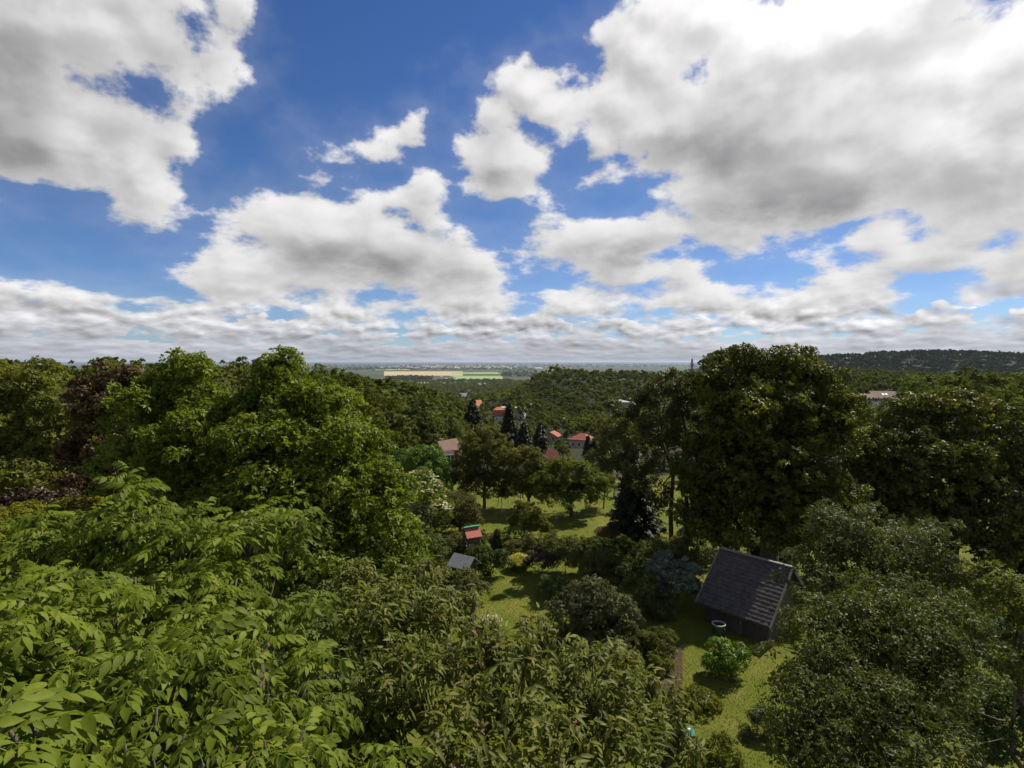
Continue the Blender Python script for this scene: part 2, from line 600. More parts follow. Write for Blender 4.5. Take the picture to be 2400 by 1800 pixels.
M = {}
G = lambda r, g, b: (r, g, b)
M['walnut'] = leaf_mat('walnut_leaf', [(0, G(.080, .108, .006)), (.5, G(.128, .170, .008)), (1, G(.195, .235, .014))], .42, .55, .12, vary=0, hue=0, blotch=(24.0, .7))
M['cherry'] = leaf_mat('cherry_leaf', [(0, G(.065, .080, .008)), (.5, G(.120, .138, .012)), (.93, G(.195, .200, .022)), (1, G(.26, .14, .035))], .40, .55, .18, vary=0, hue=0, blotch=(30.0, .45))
M['maple'] = leaf_mat('maple_leaf', [(0, G(.075, .100, .007)), (.5, G(.125, .162, .010)), (1, G(.200, .230, .018))], .42, .5, .18, vary=0, hue=0)
M['copper'] = leaf_mat('copper_leaf', [(0, G(.045, .030, .018)), (.6, G(.095, .065, .030)), (1, G(.13, .11, .035))], .3, .5, .25, tcol=(1.3, 1.0, .6), vary=0, hue=0)
M['olive'] = leaf_mat('olive_leaf', [(0, G(.075, .080, .012)), (.6, G(.130, .135, .016)), (1, G(.18, .182, .024))], .42, .55, .2)
M['lime'] = leaf_mat('lime_leaf', [(0, G(.045, .052, .010)), (.6, G(.082, .090, .012)), (1, G(.20, .20, .015))], .33, .5, .2, vary=0, hue=0)
M['apple'] = leaf_mat('apple_leaf', [(0, G(.052, .066, .020)), (.6, G(.086, .102, .030)), (1, G(.150, .165, .055))], .32, .5, .14, vary=.1, hue=.01)
M['wood'] = leaf_mat('woodland_leaf', [(0, G(.060, .075, .012)), (.6, G(.105, .120, .018)), (1, G(.160, .168, .028))], .33, .8, .08, vary=.3, hue=.022, blotch=(.035, .9))
M['bright'] = leaf_mat('bright_leaf', [(0, G(.07, .12, .010)), (.6, G(.12, .20, .014)), (1, G(.17, .26, .02))], .4, .5, .4, vary=.1, hue=.01)
M['bush'] = leaf_mat('bush_leaf', [(0, G(.055, .075, .013)), (.6, G(.095, .120, .020)), (1, G(.145, .165, .032))], .3, .6, .2, vary=.25, hue=.03)
M['fruit'] = leaf_mat('orchard_leaf', [(0, G(.075, .085, .016)), (.6, G(.130, .140, .024)), (1, G(.185, .19, .036))], .45, .5, .2, vary=.12, hue=.015)
M['red'] = leaf_mat('dark_red_leaf', [(0, G(.035, .022, .014)), (.6, G(.065, .045, .024)), (1, G(.09, .075, .035))], .25, .5, .4, tcol=(1.3, .9, .6), vary=.1, hue=.01)
M['spruce'] = leaf_mat('spruce_needle', [(0, G(.032, .036, .016)), (.6, G(.050, .056, .022)), (1, G(.07, .078, .030))], .1, .6, .3, vary=.2, hue=.02)
M['pine'] = leaf_mat('pine_needle', [(0, G(.050, .052, .014)), (.6, G(.095, .098, .022)), (1, G(.15, .15, .034))], .2, .6, .3, vary=.1, hue=.01)
M['silver'] = leaf_mat('silver_leaf', [(0, G(.08, .10, .06)), (.6, G(.15, .17, .11)), (1, G(.26, .28, .2))], .2, .4, .6, vary=.1, hue=.01)
M['yellow'] = leaf_mat('yellow_flower', [(0, G(.22, .25, .02)), (.5, G(.50, .44, .02)), (1, G(.62, .52, .02))], .3, .6, .3, tcol=(1.1, 1.1, .5), vary=0, hue=0)
M['cream'] = leaf_mat('cream_flower', [(0, G(.30, .32, .14)), (.6, G(.5, .5, .28)), (1, G(.66, .64, .42))], .3, .6, .3, tcol=(1.1, 1.1, .8), vary=0, hue=0)
M['pink'] = leaf_mat('pale_pink_flower', [(0, G(.3, .2, .2)), (1, G(.6, .42, .42))], .3, .6, .3, tcol=(1.1, 1, .9), vary=0, hue=0)
M['straw'] = leaf_mat('dry_grass', [(0, G(.12, .09, .03)), (1, G(.26, .17, .06))], .2, .7, .2, tcol=(1.1, 1, .7), vary=0, hue=0)
M['darkwood'] = leaf_mat('dark_ridge_leaf', [(0, G(.030, .042, .016)), (.6, G(.045, .060, .022)), (1, G(.065, .08, .03))], .15, .9, .05, vary=0, hue=0)
M['bark'] = bark_mat('grey_brown_bark', (.05, .038, .028), (.15, .12, .09))
M['pinebark'] = bark_mat('red_brown_bark', (.035, .022, .015), (.11, .062, .038))
M['twig'] = bark_mat('young_twig_bark', (.07, .055, .03), (.16, .13, .08), 20)


# ------------------------------------------------------------------ leaves
def leaf_strip(L=1.0, Wd=0.38, seg=5, fold=0.25, droop=0.25, tip=1.6):
    """a leaf along +Y, face up +Z, folded along its midrib and drooping to its tip; triangles"""
    vs_, fs_ = [], []
    for i in range(seg + 1):
        t = i / seg
        w = Wd / 2 * (math.sin(math.pi * min(1, t ** 0.85)) ** 0.9 if 0 < t < 1 else 0.0) * (1 - 0.25 * t ** tip)
        y = L * t * (1 - 0.12 * droop * t)
        z = -droop * L * t * t
        vs_ += [(-w, y, z + w * fold), (0, y, z), (w, y, z + w * fold)]
    for i in range(seg):
        a, b = i * 3, (i + 1) * 3
        for (p, q) in ((0, 1), (1, 2)):
            if i == 0:
                fs_.append((a + 1, b + q, b + p))
            elif i == seg - 1:
                fs_.append((a + p, a + q, b + 1))
            else:
                fs_.append((a + p, a + q, b + q))
                fs_.append((a + p, b + q, b + p))
    return np.array(vs_, float), np.array(fs_, int)


DIAMOND = (np.array([(0, 0, 0), (.30, .42, .10), (0, 1, -.12), (-.30, .42, .10)], float), np.array([(0, 1, 2), (0, 2, 3)]))


def rotm(ax, ang):
    return np.array(Matrix.Rotation(ang, 3, ax))


def join(parts):
    V_, F_, b = [], [], 0
    for v_, f_ in parts:
        V_.append(v_); F_.append(f_ + b); b += len(v_)
    return np.vstack(V_), np.vstack(F_)


def sprig(n, rng, leaf=DIAMOND, spread=0.55, size=1.0, tilt=0.5):
    """n leaves spread round a short shoot that points along +Y with its face to +Z"""
    out = []
    for i in range(n):
        a = 2 * math.pi * (i / n) + rng.uniform(-.4, .4)
        R_ = rotm('Z', a) @ rotm('X', rng.uniform(-.25, tilt)) @ rotm('Y', rng.uniform(-.5, .5))
        s_ = size * rng.uniform(.75, 1.2)
        off = np.array([rng.uniform(-.5, .5), rng.uniform(-.5, .5), rng.uniform(-.35, .35)]) * spread * size
        out.append(((leaf[0] * s_) @ R_.T + off, leaf[1]))
    return join(out)


def compound(pairs=4, seg=4):
    """a walnut leaf: midrib along +Y with pairs of leaflets and one at the end; length about 1"""
    out = []
    rib = [(0, 0, 0)]
    pos = lambda t: np.array([0, t * (1 - .1 * t), .10 * t - .42 * t * t])
    for k in range(5):
        p, q = pos(k / 5 * .74), pos((k + 1) / 5 * .74)
        w = .009
        out.append((np.array([p + (-w, 0, 0), p + (w, 0, 0), q + (w, 0, 0), q + (-w, 0, 0)]), np.array([(0, 1, 2), (0, 2, 3)])))
    for i in range(pairs):
        t = .16 + .56 * i / (pairs - 1)
        ln = (.27 + .13 * i / (pairs - 1))
        for sgn in (-1, 1):
            lf = leaf_strip(ln, ln * .46, seg, .22, .34)
            R_ = rotm('Z', -sgn * RAD(62 - 5 * i)) @ rotm('X', RAD(-14 - 5 * i)) @ rotm('Y', RAD(sgn * 10))
            out.append((lf[0] @ R_.T + pos(t) + (0, .012 * sgn, 0), lf[1]))
    lf = leaf_strip(.42, .19, seg, .2, .3)
    out.append((lf[0] @ rotm('X', RAD(-30)).T + pos(.74), lf[1]))
    return join(out)


def unit(a):
    return a / np.maximum(np.linalg.norm(a, axis=-1, keepdims=True), 1e-9)


def place_leaves(name, mat, tmpls, pos, Yd, Zd, scale, tint, parent=None, rng=None, smooth=False):
    """copies of leaf templates set at pos with axis Yd and face Zd, all one mesh (a crown's leaves)"""
    Y_ = unit(Yd)
    X_ = unit(np.cross(Y_, Zd))
    Z_ = np.cross(X_, Y_)
    n = len(pos)
    pick = (rng or np.random.default_rng(1)).integers(0, len(tmpls), n)
    VV, FF, TT, b = [], [], [], 0
    for k, (v_, f_) in enumerate(tmpls):
        ix = np.nonzero(pick == k)[0]
        if len(ix) == 0:
            continue
        s_ = scale[ix][:, None, None]
        P = pos[ix][:, None, :] + s_ * (v_[None, :, 0:1] * X_[ix][:, None, :] + v_[None, :, 1:2] * Y_[ix][:, None, :] + v_[None, :, 2:3] * Z_[ix][:, None, :])
        VV.append(P.reshape(-1, 3))
        FF.append((f_[None] + (np.arange(len(ix)) * len(v_))[:, None, None] + b).reshape(-1, f_.shape[1]))
        TT.append(np.repeat(tint[ix], len(v_)))
        b += len(ix) * len(v_)
    me = np_mesh(name, np.vstack(VV), np.vstack(FF), np.concatenate(TT), smooth)
    return link_mesh(name, me, mat, parent)


def clumps(rng, blobs, per_clump, inner=0.12, squash=0.75, lo=-0.55, out=0.6, rag=(.2, 1.05, 1.22)):
    """blobs: (centre, radii, number of clumps, clump radius) -> leaf positions, outward directions, tint"""
    P, N_, T = [], [], []
    for c, r, nc, cr in blobs:
        c, r = np.array(c, float), np.array(r, float)
        for _ in range(nc):
            d = rng.normal(size=3)
            d /= np.linalg.norm(d)
            if d[2] < lo:
                d[2] = -d[2]
            k = c + d * r * rng.uniform(.58, 1.02)
            q = cr * rng.uniform(.5, 1.3)
            if rng.random() < rag[0]:                     # shoots standing out of the crown
                k = c + d * r * rng.uniform(rag[1], rag[2])
                q = cr * rng.uniform(.35, .6)
            m_ = max(3, int(per_clump * (q / cr) ** 2))
            e = unit(rng.normal(size=(m_, 3)) + out * d + np.array([0, 0, .35]))
            rr = rng.uniform(.45, 1.08, (m_, 1)) ** .7
            P.append(k + e * rr * q * np.array([1, 1, squash]))
            N_.append(e)
            T.append(np.clip(rng.uniform(.25, .75) + rng.normal(0, .17, m_), 0, 1))
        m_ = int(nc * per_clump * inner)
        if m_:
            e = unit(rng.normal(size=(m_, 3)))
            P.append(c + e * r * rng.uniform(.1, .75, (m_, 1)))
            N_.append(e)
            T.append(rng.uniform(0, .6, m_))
    return np.vstack(P), np.vstack(N_), np.concatenate(T)


def leaf_axes(rng, N_, droop=0.5, jitter=0.6, up=0.35):
    n = len(N_)
    Z_ = unit(N_ + rng.normal(size=(n, 3)) * jitter + np.array([0, 0, up]))
    t = rng.normal(size=(n, 3)) + N_ * .5
    t[:, 2] -= droop
    t = t - Z_ * np.sum(t * Z_, axis=1, keepdims=True)
    return unit(t), Z_


RNG0 = np.random.default_rng(77)
SPRIG5 = [sprig(5, RNG0) for _ in range(4)]
SPRIG4 = [sprig(4, RNG0, spread=.8) for _ in range(3)]
CHERRY = [leaf_strip(1, .30, 5, .35, d) for d in (.15, .45, .8)]
SIMPLE = [leaf_strip(1, .5, 3, .3, d) for d in (.1, .35)]
WALNUT = [compound(4), compound(3), compound(4, 3)]
QUADL = [(np.array([(-.5, -.5, 0), (.5, -.4, .12), (.42, .5, 0), (-.45, .42, .1)], float), np.array([(0, 1, 2), (0, 2, 3)]))]


def wob(rng, a, b, n, amt):
    a, b = Vector(a), Vector(b)
    L = (b - a).length
    pts = []
    for i in range(n + 1):
        t = i / n
        k = amt * L * math.sin(math.pi * t)
        pts.append(a.lerp(b, t) + Vector((rng.uniform(-1, 1) * k, rng.uniform(-1, 1) * k, rng.uniform(-.5, .5) * k)))
    return pts


def skeleton(name, mat, base, targets, r0, parent, rng, fork=0.35, sub=2, sublen=0.8):
    """trunk from base up to the fork, limbs to each target, a few branches off each limb; one mesh"""
    mb = MB()
    base = Vector(base)
    cen = sum((Vector(t) for t in targets), Vector()) / len(targets)
    f = base.lerp(cen, fork)
    f.x = base.x + (cen.x - base.x) * fork * .5
    f.y = base.y + (cen.y - base.y) * fork * .5
    mb.tube([base - Vector((0, 0, .3))] + wob(rng, base, f, 4, .03), [r0 * 1.35, r0 * 1.15, r0, r0 * .93, r0 * .88, r0 * .84], 10)
    for t in targets:
        t = Vector(t)
        pts = wob(rng, f, t, 5, .08)
        rr = [r0 * (.62 - .5 * i / 5) for i in range(6)]
        mb.tube(pts, rr, 7)
        L = (t - f).length
        for _ in range(sub):
            i = rng.integers(2, 5)
            d = Vector(rng.normal(size=3)).normalized()
            d.z = abs(d.z) * .7
            q = pts[i] + d * L * sublen * rng.uniform(.3, .6)
            mb.tube(wob(rng, pts[i], q, 3, .08), [rr[i] * .6, rr[i] * .42, rr[i] * .28, rr[i] * .12], 5)
    return mb.build(name, mat, parent, True)


def pxblobs(rows, Ydef=None):
    """rows of (px, py, distance, rx px, ry px[, depth scale]) -> world centre and radii"""
    out = []
    for r in rows:
        px, py, Y, rx, ry = r[:5]
        dsc = r[5] if len(r) > 5 else 1.0
        c = at(px, py, Y)
        out.append((c, (rx / FPX * Y, rx / FPX * Y * dsc, ry / FPX * Y)))
    return out


def broadleaf(name, label, cat, rows, mat, leaf, cover, clump, base=None, r0=.2, seed=1, tmpl=None, bark='bark', group=None, fork=.35,
              inner=.12, droop=.5, jitter=.6, per=48, sub=2, smooth=False, squash=.75, up=.35, rag=(.2, 1.05, 1.22), leafn=5):
    """a tree or bush built where it stands: blobs of its crown given by where they are seen and how far off they are.
    leaf: leaf length in m; cover: how many times the leaves cover the crown's outline; clump: clump radius in m"""
    rng = np.random.default_rng(seed)
    bl = pxblobs(rows)
    if base is None:
        c = sum((b[0] for b in bl), Vector()) / len(bl)
        base = (c.x, c.y, tz(c.x, c.y))
    base = Vector(base)
    root = tag(empty(name, base), label, cat, group)
    loc = []
    area_leaf = leaf * leaf * .55 * .5 * leafn
    for c, r in bl:
        A = 4 * math.pi * ((r[0] * r[1]) ** 1.6 / 3 + (r[0] * r[2]) ** 1.6 / 3 + (r[1] * r[2]) ** 1.6 / 3) ** (1 / 1.6)
        nl = A * cover / area_leaf
        nc = max(4, int(nl / per))
        loc.append((tuple(c - base), r, nc, clump))
    P, N_, T = clumps(rng, loc, per, inner, squash, rag=rag)
    Yd, Zd = leaf_axes(rng, N_, droop, jitter, up)
    sc_ = leaf * rng.uniform(.75, 1.2, len(P))
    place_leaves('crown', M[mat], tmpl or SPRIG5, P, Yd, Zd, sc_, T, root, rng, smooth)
    tg = [Vector(l[0]) for l in loc][:9]
    skeleton('trunk', M[bark], (0, 0, 0), tg, r0, root, rng, fork, sub)
    return root


def copy_tree(o, parent=None):
    c = o.copy()
    COL.objects.link(c)
    c.parent = parent
    for ch in list(o.children):
        copy_tree(ch, c)
    return c

# ------------------------------------------------------------------ ground
def ground_mat():
    m_, t, out = new_mat('ground_cover')
    pos = t.new('ShaderNodeNewGeometry').outputs['Position']
    sp = t.new('ShaderNodeSeparateXYZ')
    t.l.new(pos, sp.inputs[0])
    n1 = t.noise(pos, 0.35, 6.0, 0.6)
    n2 = t.noise(pos, 3.0, 6.0, 0.7)
    n3 = t.noise(pos, 14.0, 4.0, 0.7)
    mixn = t.m('ADD', t.m('ADD', t.m('MULTIPLY', n1, 0.62), t.m('MULTIPLY', n2, 0.25)), t.m('MULTIPLY', n3, 0.13))
    lawn = t.ramp(mixn, [(.30, (.070, .095, .010)), (.43, (.115, .145, .012)), (.53, (.145, .162, .022)), (.66, (.25, .21, .05))])
    wood = t.ramp(n2, [(.3, (.014, .018, .007)), (.7, (.032, .038, .012))])
    nf = t.noise(pos, 0.0011, 5.0, 0.6)
    far = t.ramp(nf, [(.35, (.030, .042, .022)), (.5, (.050, .062, .030)), (.56, (.08, .09, .04)), (.64, (.045, .058, .03))])
    c = t.mix(t.step(sp.outputs[1], 54, 70), lawn, wood)
    c = t.mix(t.step(sp.outputs[1], 2500, 2800), c, far)
    p = t.new('ShaderNodeBsdfPrincipled')
    t.l.new(c, p.inputs['Base Color'])
    p.inputs['Roughness'].default_value = 0.95
    p.inputs['Specular IOR Level'].default_value = 0.15
    b = t.new('ShaderNodeBump')
    b.inputs['Strength'].default_value = 0.9
    b.inputs['Distance'].default_value = 0.06
    t.l.new(t.m('ADD', n3, t.noise(pos, 60.0, 3.0, 0.7)), b.inputs['Height'])
    t.l.new(b.outputs[0], p.inputs['Normal'])
    t.l.new(p.outputs[0], out.inputs[0])
    return m_


ys = np.concatenate([np.linspace(-60, 70, 66), np.geomspace(72, 3000, 170), np.geomspace(3100, 90000, 60)])
us = np.sinh(np.linspace(-3.2, 3.2, 201)) / np.sinh(3.2)
rowsV = []
for y_ in ys:
    half = 80 + 1.5 * abs(y_)
    xs_ = us * half
    rowsV.append(np.stack([xs_, np.full_like(xs_, y_), terrain(xs_, np.full_like(xs_, y_))], 1))
GV = np.vstack(rowsV)
nr, ncol = len(ys), len(us)
idx = np.arange(nr * ncol).reshape(nr, ncol)
GF = np.stack([idx[:-1, :-1], idx[:-1, 1:], idx[1:, 1:], idx[1:, :-1]], -1).reshape(-1, 4)
tag(link_mesh('ground', np_mesh('ground', GV, GF, None, True), ground_mat()), kind='structure')


def sheet(name, pts, mat, lift, n=14, kind='structure', label=None, cat=None):
    """a flat patch laid on the ground: quadrilateral pts (x, y) subdivided to follow it"""
    a, b, c, d = [Vector((p[0], p[1], 0)) for p in pts]
    V_, F_ = [], []
    for i in range(n + 1):
        for j in range(n + 1):
            s_, t_ = i / n, j / n
            q = a.lerp(b, s_).lerp(d.lerp(c, s_), t_)
            V_.append((q.x, q.y, tz(q.x, q.y) + lift))
    for i in range(n):
        for j in range(n):
            k = i * (n + 1) + j
            F_.append((k, k + n + 1, k + n + 2, k + 1))
    o = link_mesh(name, np_mesh(name, np.array(V_), np.array(F_)), mat)
    return tag(o, label, cat, None, kind)


# fields on the far plain
def field_mat(name, c0, c1):
    m_, t, out = new_mat(name)
    pos = t.new('ShaderNodeNewGeometry').outputs['Position']
    n = t.noise(t.v('MULTIPLY', pos, (.002, .008, 0)), 1.0, 6.0, .6)
    p = t.new('ShaderNodeBsdfPrincipled')
    t.l.new(t.ramp(n, [(.3, c0), (.7, c1)]), p.inputs['Base Color'])
    p.inputs['Roughness'].default_value = 1
    t.l.new(p.outputs[0], out.inputs[0])
    return m_


FM1 = field_mat('stubble_field', (.34, .27, .13), (.42, .34, .17))
FM2 = field_mat('green_field', (.16, .24, .08), (.24, .32, .11))
FM3 = field_mat('pale_field', (.26, .29, .14), (.34, .36, .18))


def field(name, px0, px1, py0, py1, mat, lift, label):
    p = [ground_at(px0, py1), ground_at(px1, py1), ground_at(px1, py0), ground_at(px0, py0)]
    return sheet(name, [(q.x, q.y) for q in p], mat, lift, 6)


field('field', 900, 1085, 870.5, 881, FM1, 1.2, '')
field('field', 1062, 1178, 881.5, 893, FM2, 1.2, '')
field('field', 905, 1070, 893, 899, FM3, 1.2, '')
field('field', 1060, 1190, 873, 877, FM2, 1.6, '')
field('field', 1000, 1200, 859.5, 861.5, FM3, 2.0, '')
field('field', 880, 960, 866.0, 867.5, FM3, 2.0, '')

# ------------------------------------------------------------------ near trees, each built where it stands
# the big walnut whose top fills the lower left of the view
def walnut_tree():
    rng = np.random.default_rng(5)
    rows = [(90, 1340, 6.2, 190, 95), (330, 1240, 6.6, 90, 85), (210, 1270, 6.6, 90, 50), (450, 1260, 6.2, 90, 80), (610, 1255, 6.2, 110, 75), (300, 1430, 5.2, 200, 95), (520, 1400, 5.3, 120, 90),
            (560, 1510, 4.7, 160, 95), (90, 1530, 4.2, 190, 110), (350, 1620, 3.7, 220, 110), (640, 1650, 4.0, 150, 90), (820, 1745, 4.3, 115, 65), (110, 1710, 3.3, 190, 90), (420, 1750, 3.2, 220, 90), (680, 1800, 3.1, 170, 70),
            (20, 1780, 1.9, 85, 75), (-120, 1600, 3.6, 180, 160), (-200, 1350, 6, 200, 120), (300, 1930, 2.9, 350, 100), (800, 1950, 3.0, 250, 100)]
    bl = pxblobs(rows)
    base = Vector((-2.6, 4.2, 0))
    root = tag(empty('walnut_tree', base), 'huge walnut tree with bright green feathered leaves, its top nearest the camera', 'tree')
    P, Yd, Zd, S, T = [], [], [], [], []
    tips = []
    for (c, r), row in zip(bl, rows):
        nb = max(10, int(31 * (r[0] * r[2]) / (.55 * .35)))
        for _ in range(nb):
            d = rng.normal(size=3)
            d /= np.linalg.norm(d)
            if d[2] < -.35:
                d[2] *= -1
            rad = rng.uniform(.55, 1.0) if rng.random() > .22 else rng.uniform(1.0, 1.4)
            if rad > 1:
                d[2] = abs(d[2]) + .25
            tip = np.array(c - base) + d * np.array(r) * rad
            tips.append(tip)
            nk = rng.integers(5, 8)
            a0 = rng.uniform(0, 6.28)
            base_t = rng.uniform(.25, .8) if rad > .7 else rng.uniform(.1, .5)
            for k in range(nk):
                a = a0 + k * 2.4
                up_ = rng.uniform(-.35, .55)
                h = np.array([math.cos(a), math.sin(a), up_ - .25]) + d * .35
                P.append(tip + np.array([0, 0, -.02 * k]))
                Yd.append(h)
                Zd.append(np.array([0, 0, 1]) + rng.normal(size=3) * .22 + d * .25)
                S.append(rng.uniform(.17, .34))
                T.append(np.clip(base_t + rng.normal(0, .13), 0, 1))
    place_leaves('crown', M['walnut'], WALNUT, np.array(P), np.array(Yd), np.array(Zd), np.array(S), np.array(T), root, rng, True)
    mb = MB()
    tips = np.array(tips)
    f = Vector((0, -.3, 6.2))
    mb.tube([(0, 0, -.3), (.02, 0, .6), (-.03, -.05, 2.5), (.05, -.2, 4.5), f], [.42, .33, .3, .27, .25], 14)
    for (c, r), row in zip(bl, rows):
        t = Vector(c) - base
        t.z -= r[2] * .8
        pts = wob(rng, f, t, 6, .05)
        mb.tube(pts, [.14 - .017 * i for i in range(7)], 7)
        near_ = tips[np.argsort(np.linalg.norm(tips - np.array(c - base), axis=1))[:14]]
        for q in near_:
            mb.tube(wob(rng, pts[5], Vector(q), 3, .06), [.03, .02, .014, .007], 5)
    mb.build('trunk', M['bark'], root, True)


walnut_tree()


def cherry_tree():
    rng = np.random.default_rng(9)
    rows = [(880, 1430, 5.4, 110, 85), (1010, 1440, 5.6, 80, 80), (990, 1345, 6.3, 60, 40), (840, 1350, 6.6, 60, 50), (1075, 1400, 6.0, 45, 35), (960, 1570, 4.8, 150, 95), (1180, 1560, 4.6, 130, 85), (1130, 1480, 5.0, 60, 50),
            (1380, 1580, 4.8, 140, 80), (1540, 1650, 5.0, 85, 85), (1255, 1470, 5.2, 60, 36), (1150, 1700, 4.1, 210, 95), (1420, 1730, 4.3, 170, 85), (880, 1690, 4.6, 90, 80), (1450, 1540, 5.2, 60, 40), (1590, 1740, 4.9, 60, 70),
            (1250, 1900, 3.6, 350, 110), (900, 1880, 3.9, 180, 90)]
    bl = pxblobs(rows)
    base = Vector((.5, 5.2, 0))
    root = tag(empty('cherry_tree', base), 'cherry tree with long drooping matt green leaves filling the bottom centre', 'tree')
    P, Yd, Zd, S, T, tips = [], [], [], [], [], []
    for c, r in bl:
        nb = max(12, int(98 * (r[0] * r[2]) / (.45 * .3)))
        for _ in range(nb):
            d = rng.normal(size=3)
            d /= np.linalg.norm(d)
            if d[2] < -.3:
                d[2] *= -1
            rad = rng.uniform(.45, 1.05)
            tip = np.array(c - base) + d * np.array(r) * rad
            tips.append(tip)
            bt = rng.uniform(.2, .8)
            a0 = rng.uniform(0, 6.28)
            for k in range(rng.integers(6, 11)):
                a = a0 + k * 2.4
                P.append(tip + np.array([0, 0, -.018 * k]) + rng.normal(size=3) * .008)
                Yd.append(np.array([math.cos(a), math.sin(a), rng.uniform(-.65, .45)]))
                Zd.append(np.array([math.cos(a) * .8, math.sin(a) * .8, .8]) + rng.normal(size=3) * .3)
                S.append(rng.uniform(.07, .125))
                T.append(np.clip(bt + rng.normal(0, .12), 0, .93) if rng.random() > .012 else 1.0)
    place_leaves('crown', M['cherry'], CHERRY, np.array(P), np.array(Yd), np.array(Zd), np.array(S), np.array(T), root, rng, True)
    mb = MB()
    tips = np.array(tips)
    f = Vector((0, -.2, 6.0))
    mb.tube([(0, 0, -.3), (.02, 0, .6), (-.06, -.05, 2.5), (.05, -.1, 4.5), f], [.3, .24, .22, .2, .18], 12)
    for c, r in bl:
        t = Vector(c) - base
        t.z -= r[2] * .6
        pts = wob(rng, f, t, 6, .06)
        mb.tube(pts, [.085 - .0105 * i for i in range(7)], 7)
        near_ = tips[np.argsort(np.linalg.norm(tips - np.array(c - base), axis=1))[:26]]
        for q in near_:
            mb.tube(wob(rng, pts[5], Vector(q), 3, .06), [.014, .010, .007, .004], 4)
    mb.build('trunk', M['twig'], root, True)


cherry_tree()

# big rounded tree behind the walnut
broadleaf('maple_tree', 'big dense green tree with two pointed tops behind the walnut', 'tree',
          [(440, 898, 17, 52, 74), (385, 940, 17, 50, 60), (665, 905, 17, 56, 66), (610, 945, 17, 50, 50), (545, 990, 17, 100, 70), (350, 1000, 16.5, 85, 95), (740, 990, 16.5, 95, 85), (310, 1120, 16, 60, 90), (480, 1080, 16, 130, 110), (640, 1090, 15.5, 130, 110), (815, 1080, 15.5, 85, 85),
           (880, 1190, 15, 75, 80), (740, 1210, 14.6, 120, 100), (560, 1230, 14.6, 130, 100), (900, 1310, 14, 90, 80), (760, 1370, 13.6, 110, 90), (620, 1390, 13.6, 110, 100), (400, 1200, 15, 90, 80), (930, 1420, 13.5, 60, 60)],
          'maple', .125, 2.6, .52, base=(-7.2, 16.5, 0), r0=.34, seed=21, droop=.9)
broadleaf('bronze_tree', 'brownish bronze leaved tree at the side of the two-topped green tree', 'tree',
          [(255, 940, 22, 70, 72), (215, 1060, 22, 55, 80), (300, 912, 22.5, 50, 48), (215, 1150, 21, 70, 60), (270, 1080, 21.5, 50, 80)],
          'copper', .16, 2.4, .5, r0=.22, seed=22, droop=1.0)
broadleaf('locust_tree', 'tall olive green tree with airy foliage at the far left edge of the view', 'tree',
          [(70, 935, 27, 90, 72), (130, 1000, 26, 70, 80), (10, 1050, 26, 90, 90), (90, 1130, 25, 100, 80), (-80, 940, 27, 90, 80), (-60, 1120, 25, 90, 100)],
          'olive', .16, 2.2, .6, r0=.25, seed=23)
broadleaf('plum_bush', 'low dark purple brown bush between the walnut and the airy olive tree', 'bush',
          [(20, 1190, 19, 70, 40), (110, 1190, 19, 60, 40)], 'red', .13, 2.4, .35, r0=.1, seed=24)

# backlit trees on the right
broadleaf('lime_tree', 'tall broad dark tree rising above the skyline with sunlit yellow green top', 'tree',
          [(1735, 862, 32.5, 70, 42), (1835, 872, 32.5, 80, 48), (1680, 925, 32, 52, 56), (1915, 925, 31.5, 72, 50), (1770, 960, 31, 105, 60), (1890, 1020, 30.5, 105, 70), (1720, 1040, 30.5, 85, 65), (1975, 980, 30.5, 50, 55),
           (1800, 1110, 30, 125, 80), (1700, 1160, 30, 80, 60), (1900, 1170, 29.5, 110, 80), (1650, 1090, 30.5, 55, 80), (1640, 1180, 30.5, 50, 60), (1790, 1225, 29.5, 110, 50), (1900, 1260, 29, 80, 50), (1690, 1240, 29.5, 60, 40)],
          'lime', .18, 2.2, .7, base=(14.4, 31.0, 0), r0=.5, seed=31)
broadleaf('oak_tree', 'wide dark tree with yellow green sunlit crown beyond the apple tree', 'tree',
          [(2150, 990, 33, 75, 58), (2250, 985, 33, 100, 62), (2340, 1060, 32, 90, 75), (2110, 1080, 32, 110, 80), (2240, 1110, 31.5, 120, 90), (2390, 1180, 31, 90, 110), (2130, 1200, 31, 110, 90), (2270, 1250, 30.5, 120, 90), (2060, 1170, 32, 70, 90), (2420, 1330, 30, 80, 90)],
          'lime', .19, 2.1, .75, base=(25.5, 32, 0), r0=.45, seed=32)
broadleaf('hazel_tree', 'lower green tree wedged between the two big dark trees', 'tree',
          [(2000, 1000, 43, 50, 40), (2010, 1060, 43, 60, 60), (1990, 1150, 42, 60, 60)], 'maple', .20, 2.2, .7, r0=.2, seed=33)
